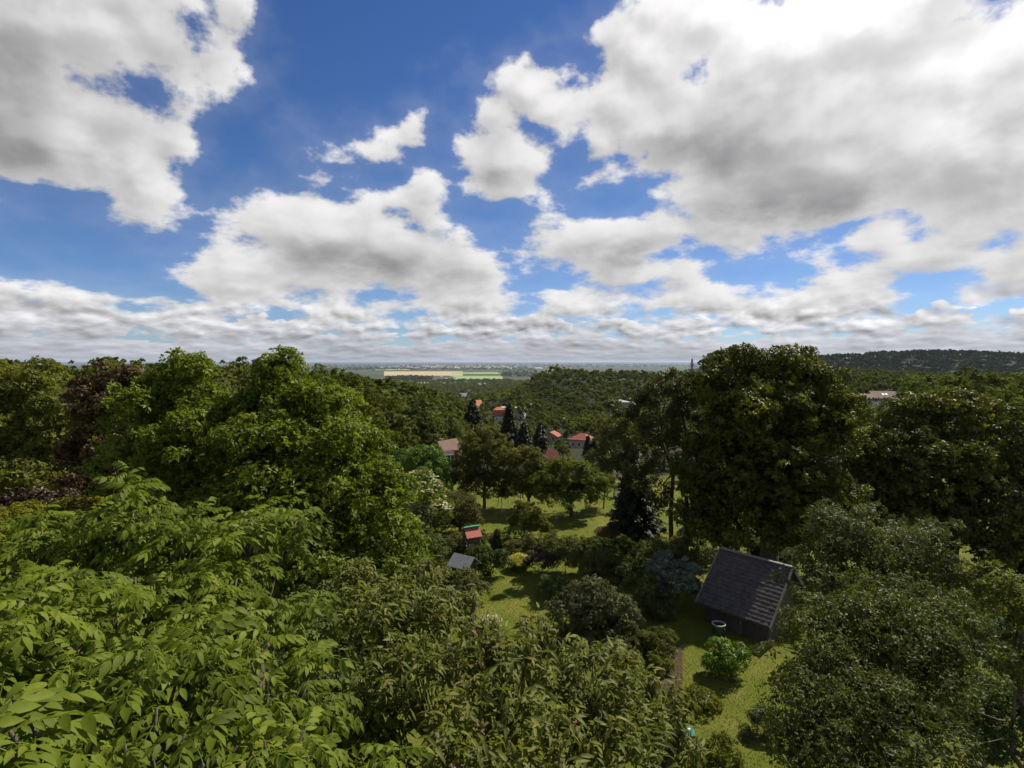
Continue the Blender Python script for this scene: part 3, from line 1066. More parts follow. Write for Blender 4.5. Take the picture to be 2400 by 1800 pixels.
# apple trees in front of them
broadleaf('apple_tree', 'large apple tree with small silvery glinting leaves nearest the bottom right', 'tree',
          [(2080, 1500, 9.6, 170, 80), (1990, 1560, 9.2, 130, 80), (2170, 1580, 9.0, 110, 80), (1935, 1680, 8.4, 100, 75), (2050, 1690, 8.2, 150, 85), (2150, 1700, 8.2, 70, 60), (1870, 1770, 8.0, 70, 50), (2020, 1800, 7.6, 170, 70), (2130, 1440, 10, 130, 50), (1930, 1460, 9.8, 60, 36)],
          'apple', .066, 1.9, .42, base=(6.4, 9.4, 0), r0=.16, seed=41, tmpl=[sprig(6, RNG0, SIMPLE[0], .9, 1.0, .8), sprig(6, RNG0, SIMPLE[1], .9, 1.0, .8)], leafn=6, per=70, rag=(.45, 1.1, 1.55), inner=.2)
broadleaf('apple_tree', 'rounder apple tree behind the silvery one, close to the dark shed roof', 'tree',
          [(2000, 1270, 13.5, 95, 65), (1915, 1345, 13, 62, 66), (1885, 1420, 13, 40, 40), (2060, 1340, 13.2, 90, 65), (2170, 1310, 13.5, 80, 60), (2000, 1420, 12.6, 90, 50), (2210, 1400, 13, 60, 70)],
          'apple', .074, 1.9, .44, base=(9.1, 13.6, 0), r0=.16, seed=42, tmpl=[sprig(6, RNG0, SIMPLE[0], .9, 1.0, .8), sprig(6, RNG0, SIMPLE[1], .9, 1.0, .8)], leafn=6, per=70, rag=(.45, 1.1, 1.55), inner=.2)
broadleaf('willow_tree', 'pale leaved tree cut off by the lower right edge, one bare branch showing', 'tree',
          [(2350, 1380, 12, 50, 50), (2390, 1450, 12, 60, 50), (2360, 1560, 11.6, 45, 40), (2420, 1560, 11.6, 50, 60)],
          'fruit', .075, 1.6, .3, base=(11.4, 11.8, 0), r0=.12, seed=43, leafn=5, sub=3)
broadleaf('bay_bush', 'dark undergrowth bush beneath the oak at the right edge', 'bush',
          [(2330, 1700, 12.5, 110, 90), (2260, 1500, 16, 130, 60)], 'bush', .09, 2.2, .3, r0=.08, seed=44)

# ------------------------------------------------------------------ conifers
def conifer(name, label, base, H, Rb, seed, mat='spruce', size=.22, dens=1.0, group=None, lean=0.0):
    rng = np.random.default_rng(seed)
    root = tag(empty(name, base), label, 'tree', group)
    P, Yd, Zd, S, T = [], [], [], [], []
    mb = MB()
    mb.tube([(0, 0, -.3), (0, 0, H * .5), (lean, 0, H * .98)], [H * .022, H * .014, H * .003], 8)
    nl = int(16 + H * 2.2)
    for i in range(nl):
        z = H * (.06 + .93 * (i / nl) ** .92)
        r = Rb * (1 - z / H) ** .85 * rng.uniform(.85, 1.1) + .05
        nb = int(6 + 5 * (1 - z / H)) + 2
        a0 = rng.uniform(0, 6.28)
        for k in range(nb):
            a = a0 + 2 * math.pi * k / nb + rng.uniform(-.2, .2)
            rr = r * rng.uniform(.55, 1.18)
            h = np.array([math.cos(a), math.sin(a), 0])
            side = np.array([-h[1], h[0], 0])
            end = Vector((h[0] * rr, h[1] * rr, z - .28 * rr))
            mb.tube([(0, 0, z), tuple(Vector((0, 0, z)).lerp(end, .6) + Vector((0, 0, -.03 * rr))), tuple(end)], [.035 * H / 10 + .008, .014, .005], 4, False)
            m_ = max(4, int(26 * dens * rr / 1.6))
            s_ = rng.uniform(.12, 1.0, m_) ** .75
            for q in s_:
                w = .30 * rr * (1.05 - q)
                off = rng.uniform(-1, 1) * w
                P.append(h * rr * q + side * off + np.array([0, 0, z - .28 * rr * q - abs(off) * .25 - rng.uniform(0, .12) * rr * .5]))
                Yd.append(h + side * off / max(w, .01) * .8 + np.array([0, 0, -.45]))
                Zd.append(np.array([0, 0, 1]) + rng.normal(size=3) * .35)
                S.append(size * rng.uniform(.7, 1.3))
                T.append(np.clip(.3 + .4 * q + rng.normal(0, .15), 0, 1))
    place_leaves('crown', M[mat], SPRIG4, np.array(P), np.array(Yd), np.array(Zd), np.array(S), np.array(T), root, rng)
    mb.build('trunk', M['bark'], root)
    return root


def conifer_px(name, label, px, ptop, pbase, hw, seed, Y=None, **k):
    """base on the ground where pixel (px, pbase) meets it unless a distance is given"""
    if Y is None:
        b = ground_at(px, pbase)
    else:
        b = at(px, pbase, Y)
        b.z = tz(b.x, b.y)
    H = at(px, ptop, b.y).z - b.z
    return conifer(name, label, b, H, hw / FPX * b.y, seed, **k)


conifer_px('spruce_tree', 'dark broad spruce standing at the lawn beside two bare pine trunks', 1487, 1040, 1262, 78, 51, size=.17, dens=1.5)
conifer_px('spruce_tree', 'tall dark spruce left of the bright round garden tree, beside the chalet', 1108, 935, 1065, 46, 52, Y=118, size=.45, dens=1.6)
conifer_px('spruce_tree', 'slim spruce in front of the orange roof and the flat roofed building', 1193, 945, 1065, 38, 53, Y=112, size=.42)
conifer_px('spruce_tree', 'grey green spruce with a second tip next to the slim one', 1228, 990, 1080, 38, 54, Y=100, size=.38)
conifer_px('spruce_tree', 'compact dark spruce directly beside the salmon coloured house', 1266, 992, 1075, 30, 55, Y=98, size=.38)
conifer_px('cypress_tree', 'small dark column shaped conifer in front of the pale villa with red roof', 1378, 1022, 1082, 14, 56, Y=150, size=.4)
conifer_px('cypress_tree', 'second column shaped conifer touching the villa corner', 1394, 1030, 1085, 12, 57, Y=150, size=.4)
conifer_px('cypress_bush', 'small clipped dark cypress cone at the edge of the flower garden', 1164, 1240, 1290, 13, 58, size=.09, dens=3)
conifer_px('fir_tree', 'slender fir poking out of the wooded slope above the chalet', 1010, 960, 1060, 26, 59, Y=135, size=.45)


def pine(label, stem, seed, r, blobs):
    rng = np.random.default_rng(seed)
    b = stem[0]
    base = ground_at(*b)
    Y = base.y
    root = tag(empty('pine_tree', base), label, 'tree')
    mb = MB()
    pts = [at(px, py, Y) - base for px, py in stem]
    n = len(pts)
    mb.tube([pts[0] - Vector((0, 0, .3))] + pts, [r * 1.2] + [r * (1 - .6 * i / (n - 1)) for i in range(n)], 9)
    P, N_, T = [], [], []
    for px, py, rx, ry in blobs:
        c = at(px, py, Y + rng.uniform(-.9, .9)) - base
        rad = np.array([rx, rx, ry]) / FPX * Y
        anchor = min(pts[1:], key=lambda q: (q - c).length)
        limb = wob(rng, anchor, c, 5, .12)
        mb.tube(limb, [r * .38, r * .32, r * .26, r * .2, r * .13, r * .07], 6)
        for _ in range(7):
            k = np.array(c) + unit(rng.normal(size=3)) * rad * rng.uniform(.3, 1)
            mb.tube(wob(rng, limb[rng.integers(3, 6)], Vector(k), 3, .12), [r * .12, r * .09, r * .06, r * .03], 4)
            m_ = 75
            e = unit(rng.normal(size=(m_, 3)) + [0, 0, .4])
            P.append(k + e * rng.uniform(.1, .42, (m_, 1)) * rad.mean())
            N_.append(e)
            T.append(np.clip(rng.uniform(.2, .8) + rng.normal(0, .15, m_), 0, 1))
    P, N_, T = np.vstack(P), np.vstack(N_), np.concatenate(T)
    Yd, Zd = leaf_axes(rng, N_, .2, .8, .2)
    place_leaves('crown', M['pine'], SPRIG4, P, Yd, Zd, .15 * rng.uniform(.7, 1.3, len(P)), T, root, rng)
    mb.build('trunk', M['pinebark'], root, True)


pine('open crowned pine with crooked brown trunk forking above the lawn', [(1574, 1300), (1572, 1200), (1578, 1110), (1560, 1060), (1548, 1020)], 61, .16,
     [(1500, 1000, 45, 26), (1520, 940, 55, 28), (1590, 960, 45, 26), (1470, 1060, 40, 24), (1620, 1030, 35, 25), (1560, 910, 50, 22), (1450, 960, 40, 22), (1530, 1080, 50, 24), (1440, 1020, 50, 30), (1490, 1110, 55, 32), (1540, 1150, 50, 36), (1430, 1080, 40, 26), (1580, 1030, 45, 24)])
pine('straight pine beside the crooked one, trunk bare down to the bushes', [(1607, 1305), (1612, 1200), (1600, 1090), (1606, 1010), (1596, 950)], 62, .15,
     [(1640, 930, 40, 28), (1600, 890, 45, 22), (1650, 990, 36, 26), (1560, 980, 35, 22), (1655, 1070, 45, 34), (1640, 1130, 46, 32), (1620, 1190, 44, 30), (1570, 910, 50, 24), (1660, 1200, 40, 34)])

# ------------------------------------------------------------------ orchard and garden trees and bushes
def bush(name, label, rows, mat, leaf, cat='bush', seed=1, clump=.3, cover=2.2, r0=.07, **k):
    return broadleaf(name, label, cat, rows, mat, leaf, cover, clump, r0=r0, seed=seed, **k)


def gbase(px, py):
    g_ = ground_at(px, py)
    return g_


def orchard(name, label, px, pbase, rows, mat, seed, leaf=.12, clump=.42, cover=1.9, r0=.14, cat='tree', **k):
    k.setdefault('inner', .03)
    b = ground_at(px, pbase)
    rows = [(r[0], r[1], b.y + (r[4] if len(r) > 4 else 0), r[2], r[3]) for r in rows]
    return broadleaf(name, label, cat, rows, mat, leaf, cover, clump, base=b, r0=r0, seed=seed, **k)


orchard('pear_tree', 'round topped light green tree at the near side of the valley, beside the chalet', 1135, 1192, [(1140, 1060, 62, 45), (1100, 1110, 50, 40), (1180, 1110, 50, 45), (1140, 1140, 65, 35), (1130, 1030, 40, 28)], 'fruit', 71)
orchard('plum_tree', 'darker middle tree of the orchard row, no trunk showing', 1240, 1195, [(1235, 1090, 50, 40), (1260, 1130, 45, 35), (1215, 1140, 45, 35)], 'olive', 72)
orchard('fruit_tree', 'wide orchard tree on a short trunk shading the lawn', 1340, 1210, [(1330, 1110, 62, 36), (1290, 1140, 50, 34), (1380, 1140, 50, 36), (1330, 1160, 75, 24)], 'fruit', 73, r0=.16, fork=.45)
orchard('fruit_tree', 'small thin trunked orchard tree beside the wide one', 1415, 1192, [(1418, 1110, 26, 40), (1418, 1150, 26, 24)], 'fruit', 74, r0=.06, fork=.5)
orchard('hornbeam_tree', 'light green tree behind the wide orchard tree, below the red roofs', 1440, 1170, [(1440, 1080, 40, 40, 8), (1480, 1010, 45, 45, 10), (1430, 1010, 40, 40, 10)], 'olive', 75)
orchard('weeping_tree', 'small weeping tree on a slim pole trunk in the garden hedge', 1220, 1275, [(1235, 1195, 32, 20), (1225, 1225, 30, 24), (1258, 1225, 30, 26), (1280, 1240, 22, 16)], 'fruit', 76, leaf=.08, clump=.22, r0=.05, fork=.6, droop=1.6)
orchard('elder_bush', 'elder bush covered in flat cream flower heads beside the big green tree', 1000, 1290, [(985, 1150, 45, 45, -6), (1010, 1200, 40, 45, -6), (975, 1220, 40, 45, -6)], 'maple', 77, cat='bush', leaf=.10)
orchard('spindle_bush', 'vivid green bush catching the sun above the cream flowered elder', 1000, 1190, [(990, 1085, 55, 40, -2), (1020, 1130, 40, 35, -2), (960, 1120, 45, 35, -2)], 'bright', 78, cat='bush', leaf=.12)
orchard('acacia_bush', 'feathery brown green bush in the shade between elder and lawn', 1080, 1250, [(1070, 1190, 50, 34), (1040, 1220, 40, 28), (1095, 1215, 36, 28)], 'olive', 79, cat='bush', leaf=.09)
# flower heads of the elder bush
rngf = np.random.default_rng(80)
def flower_heads(parent_name, blobs, n, size, mat, seed):
    rng = np.random.default_rng(seed)
    root = [o for o in COL.objects if o.name == parent_name][0]
    P, N_ = [], []
    for c, r in blobs:
        for _ in range(n):
            d = rng.normal(size=3); d /= np.linalg.norm(d)
            d[2] = abs(d[2]) * .9 + .1
            k = np.array(c) - np.array(root.location) + d * np.array(r) * 1.02
            m_ = 9
            P.append(k + rng.normal(size=(m_, 3)) * [size, size, size * .25])
            N_.append(np.tile([0, 0, 1.0], (m_, 1)))
    P, N_ = np.vstack(P), np.vstack(N_)
    Yd, Zd = leaf_axes(rng, N_, 0, .4, .8)
    place_leaves('flower_heads', M[mat], QUADL, P, Yd, Zd, size * .9 * rng.uniform(.7, 1.2, len(P)), rng.uniform(0, 1, len(P)), root, rng)


_g = ground_at(1000, 1290).y - 6
flower_heads('elder_bush', pxblobs([(985, 1150, _g, 47, 47), (1010, 1200, _g, 43, 47), (975, 1220, _g, 42, 47)]), 60, .11, 'cream', 81)

bush('elderberry_bush', 'dark leafy undergrowth in the gap between the walnut and the cherry', [(760, 1480, 9, 110, 90), (870, 1560, 8, 90, 90), (700, 1600, 7.5, 90, 90), (800, 1660, 6.8, 80, 70)], 'bush', .09, seed=171, cover=2.0)
bush('privet_bush', 'dark shrub screen under the airy olive tree and the purple bush', [(40, 1250, 17, 140, 50), (190, 1250, 16, 110, 70), (-100, 1260, 17, 110, 60), (300, 1290, 15, 90, 60)], 'olive', .12, seed=172, cover=2.0, clump=.4)
GB = [  # name, label, px, pbase, rows, mat, leaf, kind of plant
    ('box_bush', 'round light green clipped bush next to the goldenrod', 1325, 1345, [(1325, 1310, 34, 22)], 'bush', .05),
    ('smoke_bush', 'dark reddish bush on thin stems right of the goldenrod', 1262, 1350, [(1262, 1310, 28, 26), (1285, 1320, 22, 20)], 'red', .07),
    ('lilac_bush', 'tall leafy garden bush left of the goldenrod', 1150, 1355, [(1125, 1310, 32, 28), (1150, 1330, 26, 22), (1180, 1315, 20, 28)], 'bush', .08),
    ('hazel_bush', 'leafy bush behind the little grey roof', 1090, 1300, [(1060, 1285, 40, 22), (1110, 1270, 30, 18)], 'bush', .08),
    ('boxwood_bush', 'bush hiding the walls of the little grey roofed hut', 1092, 1410, [(1088, 1365, 40, 26), (1050, 1370, 30, 26), (1120, 1385, 26, 20)], 'bush', .07),
    ('fern_bush', 'yellowish green bush at the foot of the play tower', 1130, 1285, [(1125, 1265, 30, 16), (1075, 1268, 26, 14)], 'fruit', .07),
    ('shrub', 'low shrub between the goldenrod and the clipped cypress', 1205, 1300, [(1205, 1283, 24, 14)], 'olive', .06),
    ('hydrangea_bush', 'dark bush with a few pale pink blooms in the shade by the lawn', 1300, 1400, [(1300, 1375, 38, 24)], 'bush', .07),
    ('dogwood_bush', 'upright light leaved bush in the middle of the garden', 1400, 1370, [(1400, 1310, 26, 28), (1395, 1345, 36, 26), (1430, 1360, 30, 22)], 'fruit', .09),
    ('currant_bush', 'leafy bush between dogwood and shed with lit top', 1470, 1370, [(1465, 1335, 34, 20), (1490, 1350, 28, 20)], 'bush', .08),
    ('yew_bush', 'big feathery brown green bush in front of the shady garden corner', 1390, 1500, [(1390, 1400, 60, 34), (1340, 1440, 62, 44), (1430, 1445, 66, 50), (1390, 1490, 100, 40)], 'pine', .07),
    ('quince_bush', 'bush with pale glinting leaves right beside the shed roof', 1590, 1430, [(1590, 1370, 44, 38), (1555, 1330, 40, 30), (1610, 1350, 26, 34)], 'silver', .08),
    ('laurel_bush', 'dark bush between the glinting bush and the pine trunks', 1560, 1360, [(1540, 1300, 50, 30), (1600, 1290, 40, 26)], 'bush', .09),
    ('rhododendron_bush', 'very dark wide bush in the deepest shade left of the shed', 1500, 1440, [(1500, 1390, 50, 40), (1540, 1420, 46, 30)], 'bush', .08),
    ('hedge_bush', 'dark green bush under the big spruce', 1450, 1310, [(1440, 1285, 50, 20), (1390, 1290, 36, 20)], 'bush', .09),
    ('cornel_bush', 'bushy plant behind the pine trunks with sunlit leaves', 1660, 1300, [(1655, 1250, 44, 24), (1700, 1270, 40, 24), (1620, 1262, 30, 20)], 'bush', .10),
    ('viburnum_bush', 'shaded bush behind the top of the shed roof', 1760, 1310, [(1740, 1275, 46, 26), (1800, 1290, 46, 30), (1850, 1300, 40, 34)], 'bush', .10),
    ('peony_bush', 'fresh green leafy mound on the lawn below the shed', 1705, 1585, [(1685, 1532, 32, 18), (1722, 1540, 30, 20), (1700, 1562, 46, 18), (1675, 1560, 22, 14)], 'bright', .11),
    ('rose_bush', 'loose yellowish bush at the lawn edge below the peony mound', 1660, 1660, [(1640, 1640, 34, 24), (1665, 1655, 22, 16)], 'cherry', .06),
    ('phlox_bush', 'yellow green perennial clump by the garden path', 1545, 1530, [(1540, 1500, 40, 24), (1500, 1520, 44, 30), (1560, 1530, 24, 18)], 'fruit', .06),
    ('spirea_bush', 'rusty tinged perennials below the path edge', 1560, 1570, [(1545, 1560, 34, 22), (1500, 1580, 50, 24)], 'cherry', .055),
    ('barberry_bush', 'small yellow green bush in the bottom flower bed by the grass path', 1690, 1780, [(1690, 1760, 40, 30), (1640, 1780, 30, 24)], 'cherry', .06),
    ('holly_bush', 'dark leafy bush where the apple branches reach the lawn', 1790, 1720, [(1800, 1690, 40, 26), (1760, 1740, 40, 30)], 'bush', .06),
    ('ivy_bush', 'dark leafy undergrowth right of the shed gable', 1900, 1420, [(1880, 1390, 40, 28), (1940, 1430, 60, 30)], 'bush', .08),
    ('forsythia_bush', 'tall green bush at the back of the little grey roof', 1000, 1340, [(1000, 1290, 45, 40), (960, 1340, 40, 40), (1020, 1350, 40, 30)], 'bush', .08),
]
for i, (nm, lab, px, pb, rows, mat, lf) in enumerate(GB):
    orchard(nm, lab, px, pb, rows, mat, 100 + i, leaf=lf, clump=lf * 3.6, cover=2.4, r0=.03, cat='bush', sub=1, fork=.25)

# hedge along the far side of the flower garden
h0, h1 = ground_at(1185, 1285), ground_at(1640, 1330)
HB = []
for k in range(9):
    p = h0.lerp(h1, k / 8)
    HB.append(((p.x, p.y, tz(p.x, p.y) + .55), (1.0, .6, .62), 0, 0))
rngh = np.random.default_rng(140)
root = tag(empty('garden_hedge', (h0.x, h0.y, 0)), 'low dark hedge dividing the flower garden from the orchard lawn', 'hedge')
P, N_, T = clumps(rngh, [(tuple(Vector(b[0]) - Vector((h0.x, h0.y, 0))), b[1], 46, .22) for b in HB], 22, .2)
Yd, Zd = leaf_axes(rngh, N_)
place_leaves('foliage', M['bush'], SPRIG5, P, Yd, Zd, .07 * rngh.uniform(.7, 1.2, len(P)), T, root, rngh)
mb = MB()
for b in HB:
    q = Vector(b[0]) - Vector((h0.x, h0.y, 0))
    for _ in range(4):
        a = Vector((q.x + rngh.uniform(-.5, .5), q.y + rngh.uniform(-.2, .2), 0))
        mb.tube([a, a + Vector((rngh.uniform(-.2, .2), 0, .9))], [.02, .01], 5)
pp_ = [Vector((b[0][0], b[0][1], tz(b[0][0], b[0][1]) + .12)) - Vector((h0.x, h0.y, 0)) for b in HB]
mb.tube(pp_, [.03] * len(pp_), 5)
mb.build('branches', M['bark'], root)


def tuft(name, label, px, py, r_px, H, seed, flower, cat='plant', n=700, leafmat='bright'):
    """upright plants with flower plumes on top"""
    rng = np.random.default_rng(seed)
    b = ground_at(px, py)
    r = r_px / FPX * b.y
    root = tag(empty(name, b), label, cat)
    a = rng.uniform(0, 6.28, n); q = r * np.sqrt(rng.uniform(0, 1, n))
    top = H * (1 - .35 * (q / r) ** 2) * rng.uniform(.85, 1.05, n)
    base = np.stack([np.cos(a) * q * .8, np.sin(a) * q * .8, np.zeros(n)], 1)
    up = np.stack([np.cos(a) * q * .35, np.sin(a) * q * .35, top], 1)
    place_leaves('stems', M[leafmat], [leaf_strip(1, .05, 3, .1, .05)], base, up, np.stack([np.cos(a), np.sin(a), np.zeros(n)], 1) + rng.normal(size=(n, 3)) * .2, np.linalg.norm(up, axis=1), rng.uniform(0, .7, n), root, rng)
    m_ = 5
    P = np.repeat(base + up * .97, m_, axis=0) + rng.normal(size=(n * m_, 3)) * [.04, .04, .05]
    Nn = unit(rng.normal(size=(n * m_, 3)) + [0, 0, .6])
    Yd, Zd = leaf_axes(rng, Nn, 0, .5)
    place_leaves('flower_heads', M[flower], QUADL, P, Yd, Zd, .05 * rng.uniform(.6, 1.3, n * m_), rng.uniform(0, 1, n * m_), root, rng)


tuft('goldenrod_plant', 'bright yellow goldenrod clump glowing at the back of the small lawn', 1218, 1335, 26, .85, 150, 'yellow')
tuft('flowering_plant', 'cream white flowering clump peeking past the cherry leaves on the lawn', 1150, 1470, 22, .45, 151, 'cream', n=500)
tuft('ornamental_grass', 'straw coloured tall grass clump before the dark spruce', 1430, 1262, 34, .7, 152, 'straw', n=600, leafmat='straw')
tuft('daisy_plant', 'pale yellow blooms beside the grass path under the cherry', 1640, 1650, 26, .4, 153, 'cream', n=300, leafmat='bush')

# ------------------------------------------------------------------ woodland on the slopes
def wood_tree(seed, H=11.0, Rr=4.2, quads=4200, leaf=.42, conic=False):
    """a whole broadleaf tree as a thing with trunk and crown, for copying"""
    rng = np.random.default_rng(seed)
    root = empty('broadleaf_tree', (0, 0, 0))
    bl = []
    nb = 6
    for k in range(nb):
        a = k * 2.4 + rng.uniform(0, 1)
        q = Rr * rng.uniform(.3, .55)
        bl.append(((math.cos(a) * q, math.sin(a) * q, H * rng.uniform(.42, .72)), (Rr * .58, Rr * .58, H * .2), 15, .95))
    bl.append(((0, 0, H * .78), (Rr * .55, Rr * .55, H * .22), 18, .9))
    bl.append(((0, 0, H * .45), (Rr * .8, Rr * .8, H * .2), 14, 1.1))
    per = quads // sum(b[2] for b in bl)
    P, N_, T = clumps(rng, bl, per, .08, .75, -.3, .9)
    Yd, Zd = leaf_axes(rng, N_, .5, .5)
    place_leaves('crown', M['wood'], [DIAMOND, QUADL[0]], P, Yd, Zd, leaf * rng.uniform(.7, 1.3, len(P)), T, root, rng)
    skeleton('trunk', M['bark'], (0, 0, 0), [b[0] for b in bl[:6]], .2, root, rng, .4, 1)
    return root


protos = [wood_tree(200 + k, H=rngH, Rr=rr) for k, (rngH, rr) in enumerate([(11, 4.2), (12, 3.8), (10, 4.6), (12.5, 4.4), (9.5, 3.6)])]
PH = [11, 12, 10, 12.5, 9.5]
rw = np.random.default_rng(300)


def seen(x, y, ztop):
    """roughly inside the picture"""
    if y < 5:
        return False
    px = CX + FPX * x / y
    return -120 < px < 2520


HOUSES = []      # (x, y, r) kept clear of trees, filled in by the village below
VILL = [  # px, py of the wall base, width px, and the rest, see houses
    (1048, 1090, 44), (1170, 985, 34), (1196, 992, 62), (1290, 1112, 44), (1365, 1048, 60), (1290, 1033, 36), (1448, 975, 50), (2066, 940, 84), (1118, 962, 22), (1231, 1052, 20),
]
for (px, py, wpx) in VILL:
    g_ = ground_at(px, py)
    HOUSES.append((g_.x, g_.y, max(6.0, wpx / FPX * g_.y * .75)))


def hides_house(x, y, top, rad):
    """a tree standing right before a house's windows in the line of sight"""
    for (hx, hy, hr) in HOUSES:
        if math.hypot(x - hx, y - hy) < hr + rad * .8:
            return True
        if 52 < y < hy:
            k = y / hy
            if abs(x - hx * k) < hr * k * .75 + rad * .7:
                zl = CAM_H + (tz(hx, hy) + 1.0 - CAM_H) * k
                if top > zl:
                    return True
    return False


ZONES = [  # kind of place, x range, y range, spacing, scale, group, base label
    ('left', (-260, -16), (48, 470), 7.0, 1.0, 'trees of the wood on the slope behind the two-topped tree', 'broadleaf tree of the dense wood on the slope left of the valley'),
    ('mid', (-30, 90), (62, 350), 8.2, .78, 'trees between the houses in the valley', 'broadleaf tree among the valley houses with red roofs'),
    ('right', (-10, 420), (352, 600), 7.6, 1.0, 'trees of the wood on the ridge across the valley', 'broadleaf tree on the wooded ridge across the valley'),
    ('side', (40, 330), (70, 340), 9.5, .95, 'trees beyond the big dark trees', 'broadleaf tree standing beyond the big dark garden trees'),
]
cand = []
for zn, (xa, xb), (ya, yb), sp, scl, grp, lab in ZONES:
    y_ = ya
    while y_ < yb:
        st = sp * (1 + max(0, y_ - 200) / 700)
        x_ = xa + rw.uniform(0, st)
        while x_ < xb:
            jx, jy = x_ + rw.uniform(-.35, .35) * st, y_ + rw.uniform(-.35, .35) * st
            x_ += st
            if not seen(jx, jy, 0):
                continue
            if zn == 'mid' and (jx < -14 - .02 * jy - 6 or jx > 12 + .26 * jy + 10):
                continue
            if zn == 'side' and jx < 12 + .26 * jy + 8:
                continue
            if zn == 'left' and jy < 90 and jx > -12 - jy * .2:
                continue
            s_ = scl * rw.uniform(.72, 1.12)
            if zn == 'left' and jx / jy < -.5:
                s_ = max(s_, .98)
            k = int(rw.integers(0, 5))
            top = tz(jx, jy) + PH[k] * s_
            # nothing may stand taller than the skyline of the photograph there
            px = CX + FPX * jx / jy
            lim = np.interp(px, [0, 180, 330, 560, 700, 900, 1090, 1240, 1330, 1640, 1930, 2400], [857, 856, 852, 846, 845, 880, 930, 872, 850, 850, 850, 860])
            py = HOR + (CAM_H - top) / jy * FPX
            if py < lim:
                allowed = CAM_H - (lim - HOR) / FPX * jy - tz(jx, jy)
                if allowed < 4.5:
                    continue
                s_ = allowed / PH[k]
                top = tz(jx, jy) + PH[k] * s_
            if hides_house(jx, jy, top, 4.2 * s_):
                if zn != 'mid':
                    continue
                s_ *= .45
                top = tz(jx, jy) + PH[k] * s_
                if hides_house(jx, jy, top, 4.2 * s_):
                    continue
            cand.append((jx, jy, s_, k, grp, lab, zn))
        y_ += st * .9
# what the picture can show: trees wholly hidden behind nearer crowns are left out
cand.sort(key=lambda c: c[1])
horiz = np.full(1300, 4000.0)
keep = []
for c in cand:
    x, y, s_, k = c[:4]
    px0 = CX + FPX * (x - 3.6 * s_) / y
    px1 = CX + FPX * (x + 3.6 * s_) / y
    a, b = int(np.clip(px0 / 2, 0, 1299)), int(np.clip(px1 / 2, 0, 1299))
    top = HOR + (CAM_H - tz(x, y) - PH[k] * s_) / y * FPX
    if top < horiz[a:b + 1].max() - 1:
        keep.append(c)
        core = slice(int(a + (b - a) * .15), int(b - (b - a) * .15) + 1)
        horiz[core] = np.minimum(horiz[core], top + .28 * PH[k] * s_ / y * FPX)
print('wood candidates', len(cand), 'kept', len(keep))
single = keep[:285]
rest = keep[285:]
used = set()
for i, (x, y, s_, k, grp, lab, zn) in enumerate(single):
    if k not in used:
        o = protos[k]
        used.add(k)
    else:
        o = copy_tree(protos[k])
    o.location = (x, y, tz(x, y) - .1)
    o.rotation_euler = (0, 0, rw.uniform(0, 6.28))
    f_ = rw.uniform(.9, 1.12)
    o.scale = (s_ * f_, s_ * f_, s_)
    tag(o, lab, 'tree', grp)


def wood_mass(name, label, pts, seed, quads, leaf, Rr=4.2, H=11.0, mat='wood'):
    """a far wood nobody could count: many crowns, one object. pts: (x, y, scale)"""
    rng = np.random.default_rng(seed)
    P, N_, T, S = [], [], [], []
    for (x, y, s_) in pts:
        z = tz(x, y)
        bl = [((x, y, z + H * s_ * .55), (Rr * s_, Rr * s_, H * s_ * .40), 9, 1.5 * s_)]
        p, n, t = clumps(rng, bl, max(4, quads // 9), .05, .8, -.2, .9)
        t = np.clip(t * .5 + rng.uniform(0, .6), 0, 1)
        P.append(p); N_.append(n); T.append(t); S.append(np.full(len(p), leaf * s_))
    P, N_, T, S = np.vstack(P), np.vstack(N_), np.concatenate(T), np.concatenate(S)
    Yd, Zd = leaf_axes(rng, N_, .3, .5)
    o = place_leaves(name, M[mat], QUADL, P, Yd, Zd, S * rng.uniform(.7, 1.3, len(P)), T, None, rng)
    tag(o, label, 'woodland', None, 'stuff')
    return o


if rest:
    wood_mass('far_woodland', 'mass of wood closing the valley behind the single trees', [(c[0], c[1], c[2]) for c in rest], 310, 380, 1.0, 5.4)
# the dark far ridge on the right
pts = []
for _ in range(5000):
    x, y = rw.uniform(300, 1750), rw.uniform(950, 1560)
    if .40 < x / y < 1.15:
        pts.append((x, y, rw.uniform(.8, 1.25)))
wood_mass('ridge_woodland', 'dark blue green wood covering the far ridge at the right', pts, 311, 80, 2.6, 8, 12, 'darkwood')
# floor of the valley mouth and the edge of the plain
pts = []
for _ in range(1100):
    y = rw.uniform(620, 2600)
    px = rw.uniform(900, 1330)
    x = (px - CX) / FPX * y
    if abs(px - 1100) < 26 and y > 700 and y < 1600 and rw.random() < .75:
        continue
    pts.append((x, y, rw.uniform(.8, 1.2) * (1 + y / 4000)))
wood_mass('valley_woodland', 'dark wood filling the mouth of the valley before the fields', pts, 312, 90, 2.0, 6, 12)
# woods and hedgerows on the plain
pts = []
def strip(px0, px1, py0, py1, n, s0=1.2):
    for _ in range(n):
        g_ = ground_at(rw.uniform(px0, px1), rw.uniform(py0, py1))
        pts.append((g_.x, g_.y, rw.uniform(.7, 1.2) * s0))
strip(905, 1012, 886, 893, 260, 1.5)
strip(700, 1250, 863.5, 869, 420, 2.0)
strip(560, 1700, 858, 863, 500, 2.2)
strip(1040, 1200, 893.5, 898, 200, 1.2)
strip(560, 1700, 854.5, 858, 500, 3.0)
strip(1170, 1260, 868, 886, 160, 1.6)
wood_mass('plain_woodland', 'thin dark belts of trees crossing the distant plain', pts, 313, 40, 3.0, 6, 12)

